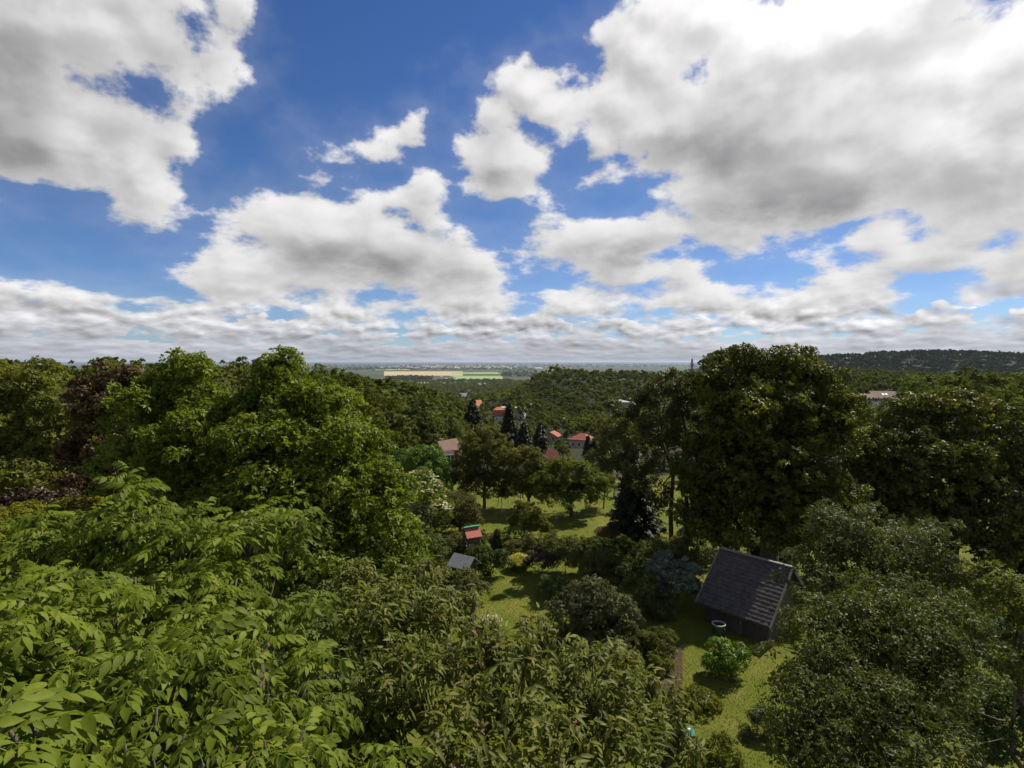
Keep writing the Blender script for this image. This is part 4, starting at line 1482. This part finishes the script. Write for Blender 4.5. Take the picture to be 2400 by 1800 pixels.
# ------------------------------------------------------------------ houses
MATS = {
    'white': plain('white_render', (.62, .60, .55), .85, .2, 1.0, .12), 'cream_wall': plain('cream_render', (.50, .45, .34), .85, .2, 1.0, .12), 'sage': plain('sage_render', (.36, .38, .28), .85, .2, 1.0, .12),
    'salmon': plain('salmon_render', (.42, .27, .20), .85, .2, 1.0, .12), 'brick_wall': plain('brown_wall', (.20, .12, .08), .85, .2, 2.0, .2), 'grey_wall': plain('grey_wall', (.28, .27, .26), .85, .2, 1.0, .15),
    'red_roof': tiled_roof('red_tiles', (.30, .070, .034)), 'orange_roof': tiled_roof('orange_tiles', (.38, .12, .045)), 'brown_roof': tiled_roof('faded_brown_tiles', (.18, .105, .072)),
    'brick_roof': tiled_roof('dark_red_tiles', (.22, .055, .035)), 'pale_roof': plain('pale_roofing', (.34, .35, .33), .7, .3, .8, .15), 'grey_roof': tiled_roof('grey_tiles', (.15, .15, .16)),
    'glass': plain('window_glass', (.03, .035, .045), .15, .8, 1.0, .1), 'frame': plain('window_frame', (.7, .7, .68), .5, .4, 3.0, .05), 'chim': plain('chimney_brick', (.30, .14, .09), .9, .2, 6.0, .25),
}


def house(name, label, base, w, d, h, rh, rot, roof='gable', wall='white', rmat='red_roof', over=.35, wins=3, chim=1, floors=1, cat='house', group=None, skylights=0, dormer=False, axis='x', balcony=False):
    root = tag(empty(name, (base[0], base[1], base[2] - .2), rot), label, cat, group)
    h = h + .2
    mb = MB()
    if roof == 'gable':
        mb.add([(-w / 2, -d / 2, -1.5), (w / 2, -d / 2, -1.5), (w / 2, d / 2, -1.5), (-w / 2, d / 2, -1.5), (-w / 2, -d / 2, h), (w / 2, -d / 2, h), (w / 2, d / 2, h), (-w / 2, d / 2, h), (-w / 2, 0, h + rh), (w / 2, 0, h + rh)],
               [(0, 1, 5, 4), (1, 2, 6, 9, 5), (2, 3, 7, 6), (3, 0, 4, 8, 7), (0, 3, 2, 1)])
    else:
        mb.box(-w / 2, w / 2, -d / 2, d / 2, -1.5, h)
    mb.build('wall', MATS[wall], root)
    rb = MB()
    th = .16
    if roof == 'gable':
        k = over * rh / (d / 2)
        for sgn in (-1, 1):
            a = [(-w / 2 - over, sgn * (d / 2 + over), h - k + .03), (w / 2 + over, sgn * (d / 2 + over), h - k + .03), (w / 2 + over, 0, h + rh + .03), (-w / 2 - over, 0, h + rh + .03)]
            b_ = [(p[0], p[1], p[2] + th) for p in a]
            rb.add(a + b_, [(0, 1, 2, 3), (7, 6, 5, 4), (0, 4, 5, 1), (1, 5, 6, 2), (3, 2, 6, 7), (0, 3, 7, 4)])
    elif roof == 'hip':
        e = min(w, d) / 2
        rx = max(w / 2 - e, .0)
        ry = max(d / 2 - e, .0)
        v_ = [(-w / 2 - over, -d / 2 - over, h + .02), (w / 2 + over, -d / 2 - over, h + .02), (w / 2 + over, d / 2 + over, h + .02), (-w / 2 - over, d / 2 + over, h + .02),
              (-rx, -ry, h + rh), (rx, -ry, h + rh), (rx, ry, h + rh), (-rx, ry, h + rh)]
        rb.add(v_, [(0, 1, 5, 4), (1, 2, 6, 5), (2, 3, 7, 6), (3, 0, 4, 7), (0, 3, 2, 1), (4, 5, 6, 7)])
        rb.box(-w / 2 - over + .02, w / 2 + over - .02, -d / 2 - over + .02, d / 2 + over - .02, h - .14, h + .015)
    elif roof == 'mansard':
        i = d * .2
        v_ = [(-w / 2 - over, -d / 2 - over, h + .02), (w / 2 + over, -d / 2 - over, h + .02), (w / 2 + over, d / 2 + over, h + .02), (-w / 2 - over, d / 2 + over, h + .02),
              (-w / 2 + i * .5, -d / 2 + i * .5, h + rh * .7), (w / 2 - i * .5, -d / 2 + i * .5, h + rh * .7), (w / 2 - i * .5, d / 2 - i * .5, h + rh * .7), (-w / 2 + i * .5, d / 2 - i * .5, h + rh * .7),
              (-w * .15, 0, h + rh), (w * .15, 0, h + rh)]
        rb.add(v_, [(0, 1, 5, 4), (1, 2, 6, 5), (2, 3, 7, 6), (3, 0, 4, 7), (0, 3, 2, 1), (4, 5, 9, 8), (5, 6, 9), (6, 7, 8, 9), (7, 4, 8)])
    else:
        rb.box(-w / 2 - over, w / 2 + over, -d / 2 - over, d / 2 + over, h + .003, h + .3)
    ro = rb.build('roof', MATS[rmat], root)
    for c in range(chim):
        cx = (-.28 + .5 * c) * w
        cb = MB()
        cb.box(cx - .25, cx + .25, -.25 + .1 * d, .25 + .1 * d, h + rh * .3, h + rh * .9 + .5)
        cb.box(cx - .3, cx + .3, -.3 + .1 * d, .3 + .1 * d, h + rh * .9 + .503, h + rh * .9 + .58)
        cb.build('chimney', MATS['chim'], ro)
    if skylights:
        for c in range(skylights):
            sx = (-.05 + .14 * c) * w
            yy = -d / 4
            zz = h + rh * .5 + .22
            sl = MB()
            s_ = rh / (d / 2)
            sl.add([(sx - .45, yy - .5, zz - .5 * s_), (sx + .45, yy - .5, zz - .5 * s_), (sx + .45, yy + .5, zz + .5 * s_), (sx - .45, yy + .5, zz + .5 * s_),
                    (sx - .45, yy - .5, zz - .5 * s_ + .08), (sx + .45, yy - .5, zz - .5 * s_ + .08), (sx + .45, yy + .5, zz + .5 * s_ + .08), (sx - .45, yy + .5, zz + .5 * s_ + .08)],
                   [(3, 2, 1, 0), (4, 5, 6, 7), (0, 1, 5, 4), (1, 2, 6, 5), (2, 3, 7, 6), (3, 0, 4, 7)])
            sl.build('skylight', MATS['frame'], ro)
    for fl in range(floors):
        z0 = .9 + fl * 2.8
        for sx in (-1, 1):
            for k in range(wins):
                x = (k - (wins - 1) / 2) * w / (wins + .4)
                fr = MB()
                fr.box(x - .5, x + .5, sx * d / 2 - (.05 if sx < 0 else -.004), sx * d / 2 + (-.004 if sx < 0 else .05), z0, z0 + 1.35)
                wo = fr.build('window', MATS['frame'], root)
                pn = MB()
                y0 = sx * (d / 2 + .052)
                for (xa, xb) in ((x - .43, x - .03), (x + .03, x + .43)):
                    pn.box(xa, xb, min(y0, y0 + sx * .01), max(y0, y0 + sx * .01), z0 + .08, z0 + 1.27)
                pn.build('pane', MATS['glass'], wo)
        for sy in (-1, 1):
            for y in (-d * .22, d * .22):
                fr = MB()
                x0 = sy * (w / 2 + .004)
                fr.box(min(x0, x0 + sy * .05), max(x0, x0 + sy * .05), y - .45, y + .45, z0, z0 + 1.35)
                wo = fr.build('window', MATS['frame'], root)
                pn = MB()
                x1 = x0 + sy * .052
                pn.box(min(x1, x1 + sy * .01), max(x1, x1 + sy * .01), y - .38, y + .38, z0 + .08, z0 + 1.27)
                pn.build('pane', MATS['glass'], wo)
    db = MB()
    db.box(w * .36, w * .36 + .95, -d / 2 - .06, -d / 2 - .003, .02, 2.1)
    db.build('door', MATS['brick_wall'], root)
    if balcony:
        bb = MB()
        bb.box(-w * .3, w * .3, -d / 2 - 1.2, -d / 2 - .06, 2.55, 2.7)
        for q in range(9):
            x = -w * .3 + w * .6 * q / 8
            bb.box(x - .03, x + .03, -d / 2 - 1.2, -d / 2 - 1.14, 2.703, 3.6)
        bb.box(-w * .3, w * .3, -d / 2 - 1.22, -d / 2 - 1.12, 3.603, 3.68)
        bb.build('balcony', MATS['brick_wall'], root)
    return root


def g3(px, py):
    return ground_at(px, py)


def scale_at(px, py, wpx):
    return wpx / FPX * ground_at(px, py).y


b = g3(1048, 1090); W_ = scale_at(1048, 1090, 44)
house('chalet', 'brown roofed chalet with steep gables at the foot of the wooded slope', b, W_ * 1.1, W_ * 1.2, W_ * .55, W_ * .75, RAD(55), 'gable', 'brick_wall', 'brown_roof', .6, 2, 1, 1, balcony=True)
wg = house('chalet_wing', 'lower gabled porch wing built against the brown roofed chalet', (b.x + .5, b.y - W_ * .85, b.z), W_ * .9, W_ * .8, W_ * .35, W_ * .5, RAD(20), 'gable', 'cream_wall', 'brown_roof', .4, 2, 0)
b = g3(1170, 985); W_ = scale_at(1170, 985, 30)
house('house', 'house with bright orange mansard roof in front of the flat roofed block', b, W_ * 1.1, W_, W_ * .35, W_ * .7, RAD(8), 'mansard', 'white', 'orange_roof', .3, 2, 0)
b = g3(1202, 984); W_ = scale_at(1202, 984, 62)
house('apartment_block', 'white two storey block with pale flat roof behind the slim spruce', (b.x, b.y + 10, b.z), W_, W_ * .6, W_ * .42, .3, RAD(-14), 'flat', 'white', 'pale_roof', .5, 5, 0, 2, 'building')
b = g3(1290, 1112); W_ = scale_at(1290, 1112, 44)
house('bungalow', 'bungalow showing only its dark red hipped roof above the orchard', b, W_ * 1.15, W_ * .9, 1.6, 1.5, RAD(12), 'hip', 'brick_wall', 'brick_roof', .3, 2, 0)
b = g3(1365, 1048); W_ = scale_at(1365, 1048, 52)
house('villa', 'pale villa with red hipped roof, the most open house in the valley', b, W_, W_ * .8, W_ * .38, W_ * .25, RAD(-28), 'hip', 'cream_wall', 'red_roof', .5, 3, 1, 1)
b = g3(1294, 1033); W_ = scale_at(1294, 1033, 32)
house('house', 'salmon walled house with low red gable roof left of the pale villa', b, W_, W_ * 1.1, W_ * .38, W_ * .3, RAD(68), 'gable', 'salmon', 'red_roof', .4, 2, 0)
b = g3(1448, 975); W_ = scale_at(1448, 975, 50)
house('apartment_block', 'square sage green block with low pale roof, half hidden by trees', b, W_, W_ * .8, W_ * .68, W_ * .1, RAD(6), 'hip', 'sage', 'pale_roof', .5, 4, 0, 2, 'building')
b = g3(2066, 940); W_ = scale_at(2066, 940, 84)
print('manor', b, W_)
house('manor_house', 'long terracotta roofed house with skylights above the trees at the right', b, W_ * .62, W_ * .5, W_ * .10, W_ * .17, RAD(-6), 'gable', 'cream_wall', 'brown_roof', .5, 4, 2, 1, skylights=2)
house('annex_house', 'lower annex with terracotta roof touching the long house', (b.x - W_ * .44, b.y - 1.5, b.z), W_ * .26, W_ * .36, W_ * .09, W_ * .11, RAD(-6), 'gable', 'cream_wall', 'brown_roof', .4, 2, 1)
house('annex_house', 'second annex at the other end of the long terracotta house', (b.x + W_ * .44, b.y + 2, b.z), W_ * .26, W_ * .36, W_ * .09, W_ * .12, RAD(-6), 'gable', 'cream_wall', 'orange_roof', .4, 2, 0)
b = g3(1118, 962); W_ = scale_at(1118, 962, 22)
house('house', 'steep gabled house with orange brick end wall beyond the tall dark spruce', b, W_ * 1.1, W_, W_ * .5, W_ * .6, RAD(48), 'gable', 'salmon', 'orange_roof', .3, 2, 1)
b = g3(1231, 1052); W_ = scale_at(1231, 1052, 26)
house('cottage', 'small white cottage with grey roof squeezed between the spruces', b, W_, W_, W_ * .6, W_ * .35, RAD(30), 'hip', 'white', 'grey_roof', .5, 2, 0)
b = g3(1640, 955); W_ = scale_at(1640, 955, 34)
house('house', 'white house with grey roof glimpsed behind the open crowned pines', b, W_, W_, W_ * .6, W_ * .4, RAD(40), 'gable', 'white', 'grey_roof', .4, 2, 1)
b = g3(1020 + 78, 925)
# grey roofed village in the valley mouth
rv = np.random.default_rng(400)
vp = house('village_house', 'grey roofed village house in the hazy mouth of the valley', g3(1098, 930), 11, 9, 3.2, 4, .5, 'gable', 'grey_wall', 'grey_roof', .4, 2, 1, group='village houses in the valley mouth')
for (px, py) in [(1086, 934), (1108, 926), (1092, 920), (1104, 914), (1116, 919), (1088, 912), (1100, 908), (1112, 911), (1124, 913), (1094, 903), (1108, 903), (1122, 905), (1135, 907), (1076, 926)]:
    c = copy_tree(vp)
    g_ = g3(px, py)
    c.location = (g_.x, g_.y, g_.z - .2)
    c.rotation_euler = (0, 0, rv.uniform(0, 3))
    s_ = rv.uniform(.9, 1.3) * (1 + g_.y / 3000)
    c.scale = (s_,) * 3
# pale buildings scattered over the distant plain
fb = MB()
fb.add([(-12, -7, 0), (12, -7, 0), (12, 7, 0), (-12, 7, 0), (-12, -7, 7), (12, -7, 7), (12, 7, 7), (-12, 7, 7), (-12, 0, 11), (12, 0, 11)], [(0, 1, 5, 4), (1, 2, 6, 9, 5), (2, 3, 7, 6), (3, 0, 4, 8, 7), (4, 5, 9, 8), (6, 7, 8, 9), (0, 3, 2, 1)])
fo = fb.build('distant_building', MATS['white'])
rows = [(1068, 886, .9), (1048, 889, .7), (1035, 884, .6), (1058, 883, .6)] + [(float(rv.uniform(880, 1290)), float(rv.uniform(856.5, 866)), float(rv.uniform(1.0, 2.2))) for _ in range(70)]
for i, (px, py, s_) in enumerate(rows):
    o = fo if i == 0 else fo.copy()
    if i:
        COL.objects.link(o)
    g_ = g3(px, py)
    o.location = g_ - Vector((0, 0, 1))
    o.rotation_euler = (0, 0, rv.uniform(-.4, .4))
    near_ = i < 4
    o.scale = (s_ * (1 if near_ else 1.6), s_, s_)
    tag(o, 'pale farm building between the two fields on the plain' if near_ else 'tiny white building of the distant town on the plain', 'building', 'farm buildings by the fields' if near_ else 'buildings of the distant town')

# monument tower on the skyline
b = at(1622, 851, 900); b.z = tz(b.x, b.y)
ztop = at(1622, 838, 900).z
Hm = ztop - b.z
root = tag(empty('monument_tower', b), 'slender dark tower standing alone on the skyline of the wooded ridge', 'tower')
mb = MB(); mb.lathe([(3.2, -1), (3.2, 2), (2.4, 2.5), (2.0, Hm * .8), (2.8, Hm * .82), (2.8, Hm * .86), (1.7, Hm * .88)], 10); mb.build('shaft', MATS['grey_wall'], root)
mb = MB(); mb.lathe([(1.7, Hm * .88), (1.5, Hm * .94), (.05, Hm)], 10); mb.build('spire', MATS['grey_roof'], root)

# ------------------------------------------------------------------ shed with shingle roof
M['shedwood'] = bark_mat('weathered_boards', (.045, .035, .028), (.10, .08, .065), 9)
M['shingle'] = plain('dark_shingle', (.078, .068, .062), .8, .2, 5.0, .35, .6, 50)
M['trim'] = plain('grey_trim', (.20, .18, .17), .7, .3, 6.0, .2)
axv = Vector((.66, -.75, 0)).normalized()
pv = Vector((.75, .66, 0)).normalized()
rot = math.atan2(axv.y, axv.x)
EC = Vector((9.6, 24.05, 0))
Ls, Ds, ZE, ZR = 3.35, 2.15, .95, 2.95
sc_ = EC + pv * (Ds)          # under the ridge
shed = tag(empty('garden_shed', (sc_.x, sc_.y, 0), rot), 'wooden garden shed with large dark shingle roof lying in the shade of the trees', 'shed')
wx, wy = Ls / 2 - .22, Ds - .42
mb = MB()
mb.add([(-wx, -wy, -.1), (wx, -wy, -.1), (wx, wy, -.1), (-wx, wy, -.1), (-wx, -wy, ZE + .12), (wx, -wy, ZE + .12), (wx, wy, ZE + .12), (-wx, wy, ZE + .12), (-wx, 0, ZR - .1), (wx, 0, ZR - .1)],
       [(0, 1, 5, 4), (1, 2, 6, 9, 5), (2, 3, 7, 6), (3, 0, 4, 8, 7), (0, 3, 2, 1)])
for k in range(16):
    x = -wx + .1 + k * (2 * wx - .2) / 15
    mb.box(x - .02, x + .02, -wy - .025, -wy - .003, 0, ZE + .05)
mb.build('wall', M['shedwood'], shed)
rs = np.random.default_rng(500)
rb = MB()
for sgn in (-1, 1):
    nrow = 15
    for r_ in range(nrow):
        t0, t1 = r_ / nrow, (r_ + 1.25) / nrow
        t1 = min(t1, 1.0)
        x = -Ls / 2
        while x < Ls / 2 - .01:
            w_ = min(rs.uniform(.13, .2), Ls / 2 - x)
            j = rs.uniform(-.008, .008)
            e0 = sgn * Ds * (1 - t0) , ZE + (ZR - ZE) * t0 + .045 + j
            e1 = sgn * Ds * (1 - t1) , ZE + (ZR - ZE) * t1 + .012
            a = [(x, e0[0], e0[1]), (x + w_ - .008, e0[0], e0[1]), (x + w_ - .008, e1[0], e1[1]), (x, e1[0], e1[1])]
            b_ = [(p[0], p[1], p[2] - .02) for p in a]
            rb.add(a + b_, [(0, 1, 2, 3) if sgn < 0 else (3, 2, 1, 0), (4, 5, 1, 0), (5, 6, 2, 1), (6, 7, 3, 2), (7, 4, 0, 3)])
            x += w_
    a = [(-Ls / 2, sgn * Ds, ZE), (Ls / 2, sgn * Ds, ZE), (Ls / 2, 0, ZR - .012), (-Ls / 2, 0, ZR - .012)]
    b_ = [(p[0], p[1], p[2] - .03) for p in a]
    rb.add(a + b_, [(0, 1, 2, 3), (7, 6, 5, 4), (0, 4, 5, 1), (1, 5, 6, 2), (2, 6, 7, 3), (3, 7, 4, 0)])
ro = rb.build('roof', M['shingle'], shed)
mb = MB(); mb.bar((-Ls / 2 - .03, 0, ZR + .05), (Ls / 2 + .03, 0, ZR + .05), .16, .05); mb.build('ridge_cap', M['trim'], ro)
for sx in (-1, 1):
    for sgn in (-1, 1):
        mb = MB(); mb.bar((sx * (Ls / 2 + .02), sgn * (Ds + .02), ZE - .02), (sx * (Ls / 2 + .02), sgn * .02, ZR), .035, .16); mb.build('bargeboard', M['trim'], shed)
for k in range(7):
    x = -Ls / 2 + .2 + k * (Ls - .4) / 6
    mb = MB(); mb.bar((x, -Ds + .04, ZE - .09), (x, -wy - .03, ZE - .09 + (Ds - wy) * .9), .05, .08); mb.build('rafter', M['shedwood'], shed)
mb = MB(); mb.box(-.5, .35, -wy - .07, -wy - .028, .02, .9); dr = mb.build('door', M['shedwood'], shed)
mb = MB(); mb.box(.24, .28, -wy - .11, -wy - .072, .5, .62); mb.build('handle', M['trim'], dr)

# ------------------------------------------------------------------ small garden things
M['tubgreen'] = plain('dark_green_plastic', (.020, .045, .030), .4, .5, 3, .15)
M['palegreen'] = plain('pale_rim_plastic', (.30, .34, .31), .6, .3, 3, .1)
M['turq'] = plain('turquoise_plastic', (.04, .26, .19), .45, .5, 3, .12)
M['water'] = plain('dark_water', (.01, .012, .01), .05, .8, 3, .1)
M['greenpaint'] = plain('green_painted_board', (.03, .24, .13), .55, .4, 4, .2)
M['redpaint'] = plain('faded_red_board', (.38, .12, .08), .7, .3, 4, .25)
M['whitepaint'] = plain('white_painted_metal', (.62, .62, .6), .5, .4, 4, .1)
M['greyfelt'] = plain('grey_roofing_felt', (.22, .23, .22), .85, .2, 5, .25)
M['darkmetal'] = plain('dark_metal', (.03, .03, .03), .5, .5, 4, .2)
M['paving'] = plain('grey_paving', (.22, .19, .15), .9, .2, 2, .25, .5, 20)

b = g3(1684, 1500)
root = tag(empty('rain_barrel', b), 'dark green rain barrel with pale round rim in front of the shed', 'barrel')
mb = MB(); mb.lathe([(.001, 0), (.20, 0), (.215, .03), (.245, .35), (.255, .60), (.262, .70), (.245, .70), (.235, .62), (.001, .62)], 28); mb.build('body', M['tubgreen'], root, True)
mb = MB(); mb.lathe([(.243, .703), (.243, .735), (.285, .735), (.29, .715), (.285, .68), (.268, .68), (.266, .703), (.243, .703)], 28); mb.build('rim', M['palegreen'], root, True)
mb = MB(); mb.lathe([(.001, .635), (.236, .635)], 28); mb.build('water', M['water'], root)
for z in (.22, .45):
    rr = .232 if z < .3 else .251
    mb = MB(); mb.lathe([(rr, z - .02), (rr + .012, z - .015), (rr + .013, z + .015), (rr + .002, z + .02)], 28); mb.build('hoop', M['tubgreen'], root, True)

b = g3(1664, 1508)
root = tag(empty('watering_can', b, .6), 'small green watering can on the grass at the foot of the rain barrel', 'watering can')
mb = MB(); mb.lathe([(.001, 0), (.095, 0), (.10, .02), (.095, .2), (.085, .22), (.001, .225)], 18); mb.build('body', M['turq'], root, True)
mb = MB(); mb.tube([(.08, 0, .05), (.2, 0, .16), (.3, 0, .27)], [.022, .017, .014], 8); mb.tube([(.3, 0, .27), (.325, 0, .295)], [.02, .04], 10); mb.build('spout', M['turq'], root, True)
mb = MB(); mb.tube([(-.09, 0, .06), (-.17, 0, .12), (-.16, 0, .24), (-.06, 0, .31), (.05, 0, .29), (.07, 0, .21)], [.012] * 6, 6); mb.build('handle', M['turq'], root, True)

b = g3(1606, 1716)
root = tag(empty('plastic_tub', b, .3), 'turquoise plastic tub lying upside down in the leaves by the grass path', 'tub')
mb = MB(); mb.lathe([(.27, .0), (.30, .0), (.30, .03), (.27, .035), (.245, .2), (.20, .23), (.001, .235)], 24); mb.build('body', M['turq'], root, True)
mb = MB(); mb.tube([(-.12, -.255, .1), (-.1, -.31, .12), (.1, -.31, .12), (.12, -.255, .1)], [.014] * 4, 6); mb.build('handle', M['turq'], root, True)

b = g3(1697, 1506)
root = tag(empty('garden_lamp', b), 'thin dark garden stake lamp on the lawn between barrel and green mound', 'lamp')
mb = MB(); mb.tube([(0, 0, -.1), (0, 0, .5)], [.009, .009], 6); mb.build('pole', M['darkmetal'], root)
mb = MB(); mb.lathe([(.012, .5), (.05, .52), (.055, .56), (.02, .6), (.001, .605)], 12); mb.build('lamp_head', M['darkmetal'], root, True)

# little grey roofed hut
b = at(1088, 1345, 29.0); b.z = tz(b.x, b.y)
root = tag(empty('garden_hut', b, RAD(-32)), 'little garden hut showing its grey felt gable roof among the bushes', 'hut')
hz = 1.45
mb = MB()
mb.add([(-.5, -.42, 0), (.5, -.42, 0), (.5, .42, 0), (-.5, .42, 0), (-.5, -.42, hz), (.5, -.42, hz), (.5, .42, hz), (-.5, .42, hz), (-.5, 0, hz + .33), (.5, 0, hz + .33)],
       [(0, 1, 5, 4), (1, 2, 6, 9, 5), (2, 3, 7, 6), (3, 0, 4, 8, 7), (0, 3, 2, 1)])
mb.build('wall', M['shedwood'], root)
mb = MB()
for sgn in (-1, 1):
    a = [(-.68, sgn * .62, hz - .13), (.68, sgn * .62, hz - .13), (.68, 0, hz + .38), (-.68, 0, hz + .38)]
    b_ = [(p[0], p[1], p[2] + .035) for p in a]
    mb.add(a + b_, [(0, 1, 2, 3), (7, 6, 5, 4), (0, 4, 5, 1), (1, 5, 6, 2), (3, 2, 6, 7), (0, 3, 7, 4)])
mb.build('roof', M['greyfelt'], root)
mb = MB(); mb.box(-.2, .22, -.445, -.423, .02, 1.2); mb.build('door', M['whitepaint'], root)

# play tower with green and red roof
b = at(1105, 1290, 33.5); b.z = tz(b.x, b.y)
zt = at(1105, 1232, 33.5).z - b.z
root = tag(empty('play_tower', b, RAD(28)), 'wooden play tower with a slanting roof of green and red boards', 'play tower')
for sx in (-1, 1):
    for sy in (-1, 1):
        mb = MB(); mb.box(sx * .36 - .04, sx * .36 + .04, sy * .3 - .04, sy * .3 + .04, -.1, zt - .45 + .1 * sy); mb.build('leg', M['shedwood'], root)
mb = MB(); mb.box(-.42, .42, -.36, .36, zt * .42, zt * .42 + .05); mb.build('platform', M['shedwood'], root)
mb = MB()
for k in range(5):
    mb.box(-.38, .38, -.38, -.345, zt * .46 + k * .11, zt * .46 + k * .11 + .07)
mb.build('railing', M['shedwood'], root)
mb = MB(); mb.add([(-.5, -.5, zt - .62), (.5, -.5, zt - .62), (.5, 0, zt - .08), (-.5, 0, zt - .08), (-.5, -.5, zt - .58), (.5, -.5, zt - .58), (.5, 0, zt - .04), (-.5, 0, zt - .04)],
                  [(3, 2, 1, 0), (4, 5, 6, 7), (0, 1, 5, 4), (1, 2, 6, 5), (2, 3, 7, 6), (3, 0, 4, 7)])
rp = mb.build('roof', M['redpaint'], root)
mb = MB(); mb.add([(-.5, .02, zt - .08), (.5, .02, zt - .08), (.5, .5, zt - .42), (-.5, .5, zt - .42), (-.5, .02, zt - .04), (.5, .02, zt - .04), (.5, .5, zt - .38), (-.5, .5, zt - .38)],
                  [(3, 2, 1, 0), (4, 5, 6, 7), (0, 1, 5, 4), (1, 2, 6, 5), (2, 3, 7, 6), (3, 0, 4, 7)])
mb.build('roof_panel', M['greenpaint'], root)
mb = MB(); mb.bar((-.52, -.05, zt - .04), (.52, -.05, zt - .04), .22, .05); mb.build('ridge_board', M['greenpaint'], root)

# swing frame in the orchard
b = g3(1198, 1192)
root = tag(empty('swing_frame', b, RAD(20)), 'white tubular swing frame with slanting bars at the edge of the orchard', 'swing')
for sx in (-1, 1):
    for sy in (-1, 1):
        mb = MB(); mb.tube([(sx * 1.0, sy * .65, -.05), (sx * .9, 0, 1.75)], [.028, .028], 8); mb.build('leg', M['whitepaint'], root)
mb = MB(); mb.tube([(-1.0, 0, 1.78), (1.0, 0, 1.78)], [.03, .03], 8); mb.build('crossbar', M['whitepaint'], root)
mb = MB(); mb.box(-.25, .25, -.12, .12, .5, .53); st = mb.build('seat', M['whitepaint'], root)
mb = MB()
for sx in (-1, 1):
    mb.tube([(sx * .22, 0, .53), (sx * .22, 0, 1.76)], [.008, .008], 5)
mb.build('rope', M['darkmetal'], st)

# globe lamps in the village
for i, (px, py, lab) in enumerate([(1244, 948, 'white globe street lamp beside the flat roofed block'), (1321, 981, 'white globe street lamp on the road above the pale villa')]):
    Y = 190 + 40 * (1 - i)
    b = at(px, py, Y); zt_ = b.z; b.z = tz(b.x, b.y)
    hgt = max(3.5, zt_ - b.z)
    root = tag(empty('street_lamp', b), lab, 'street lamp')
    mb = MB(); mb.tube([(0, 0, -.2), (0, 0, hgt - .3)], [.07, .05], 8); mb.build('pole', M['darkmetal'], root)
    mb = MB(); mb.lathe([(.05, hgt - .32), (.25, hgt - .2), (.34, hgt), (.25, hgt + .22), (.02, hgt + .3)], 12); mb.build('globe', M['whitepaint'], root, True)

# grey garden path beside the flower bed and the soil of the beds
p0, p1 = ground_at(1600, 1512), ground_at(1545, 1560)
q = Vector((.22, .16, 0))
sheet('garden_path', [(p0.x - q.x, p0.y - q.y), (p0.x + q.x, p0.y + q.y), (p1.x + q.x, p1.y + q.y), (p1.x - q.x, p1.y - q.y)], M['paving'], .012, 6)
M['soil'] = plain('garden_soil', (.07, .05, .03), .95, .1, 3, .3, .6, 25)
pp = [ground_at(1440, 1600), ground_at(1600, 1640), ground_at(1600, 1520), ground_at(1470, 1500)]
sheet('soil', [(p.x, p.y) for p in pp], M['soil'], .006, 6)

# short grass on the near lawn: nobody could count it
rg = np.random.default_rng(600)
n = 90000
gy = rg.uniform(15, 50, n) ** 1.0
gpx = rg.uniform(1000, 1900, n)
gx = (gpx - CX) / FPX * gy
pos = np.stack([gx, gy, terrain(gx, gy)], 1)
Yd = np.stack([rg.normal(0, .35, n), rg.normal(0, .35, n), np.ones(n)], 1)
Zd = rg.normal(size=(n, 3)) * [1, 1, .1]
M['grass'] = leaf_mat('grass_blade', [(0, G(.07, .10, .010)), (.6, G(.12, .15, .014)), (1, G(.20, .19, .04))], .35, .6, .2, vary=0, hue=0)
bl_ = (np.array([(-.12, 0, 0), (.12, 0, 0), (0, 1, .15), (.05, 0, .1), (.3, .8, .2), (-.3, .85, -.1)], float), np.array([(0, 1, 2), (1, 3, 4), (0, 3, 5)]))
go = place_leaves('grass', M['grass'], [bl_], pos, Yd, Zd, rg.uniform(.03, .075, n), rg.uniform(0, 1, n), None, rg)
tag(go, 'short mown grass with brownish patches around the garden and orchard', 'grass', None, 'stuff')

# ------------------------------------------------------------------ air between here and the plain
HAZE = 2.4e-5
hm, t, out = new_mat('hazy_air')
pvv = t.new('ShaderNodeVolumePrincipled')
pvv.inputs['Density'].default_value = HAZE
pvv.inputs['Color'].default_value = (.66, .78, 1.0, 1)
pvv.inputs['Anisotropy'].default_value = 0.2
t.l.new(pvv.outputs[0], out.inputs['Volume'])
mb = MB()
mb.box(-130000, 130000, -300, 89000 + 3000, -95, 60)
hz_ = mb.build('haze', hm)
tag(hz_, 'thin blue haze over the distant plain', 'haze', None, 'stuff')
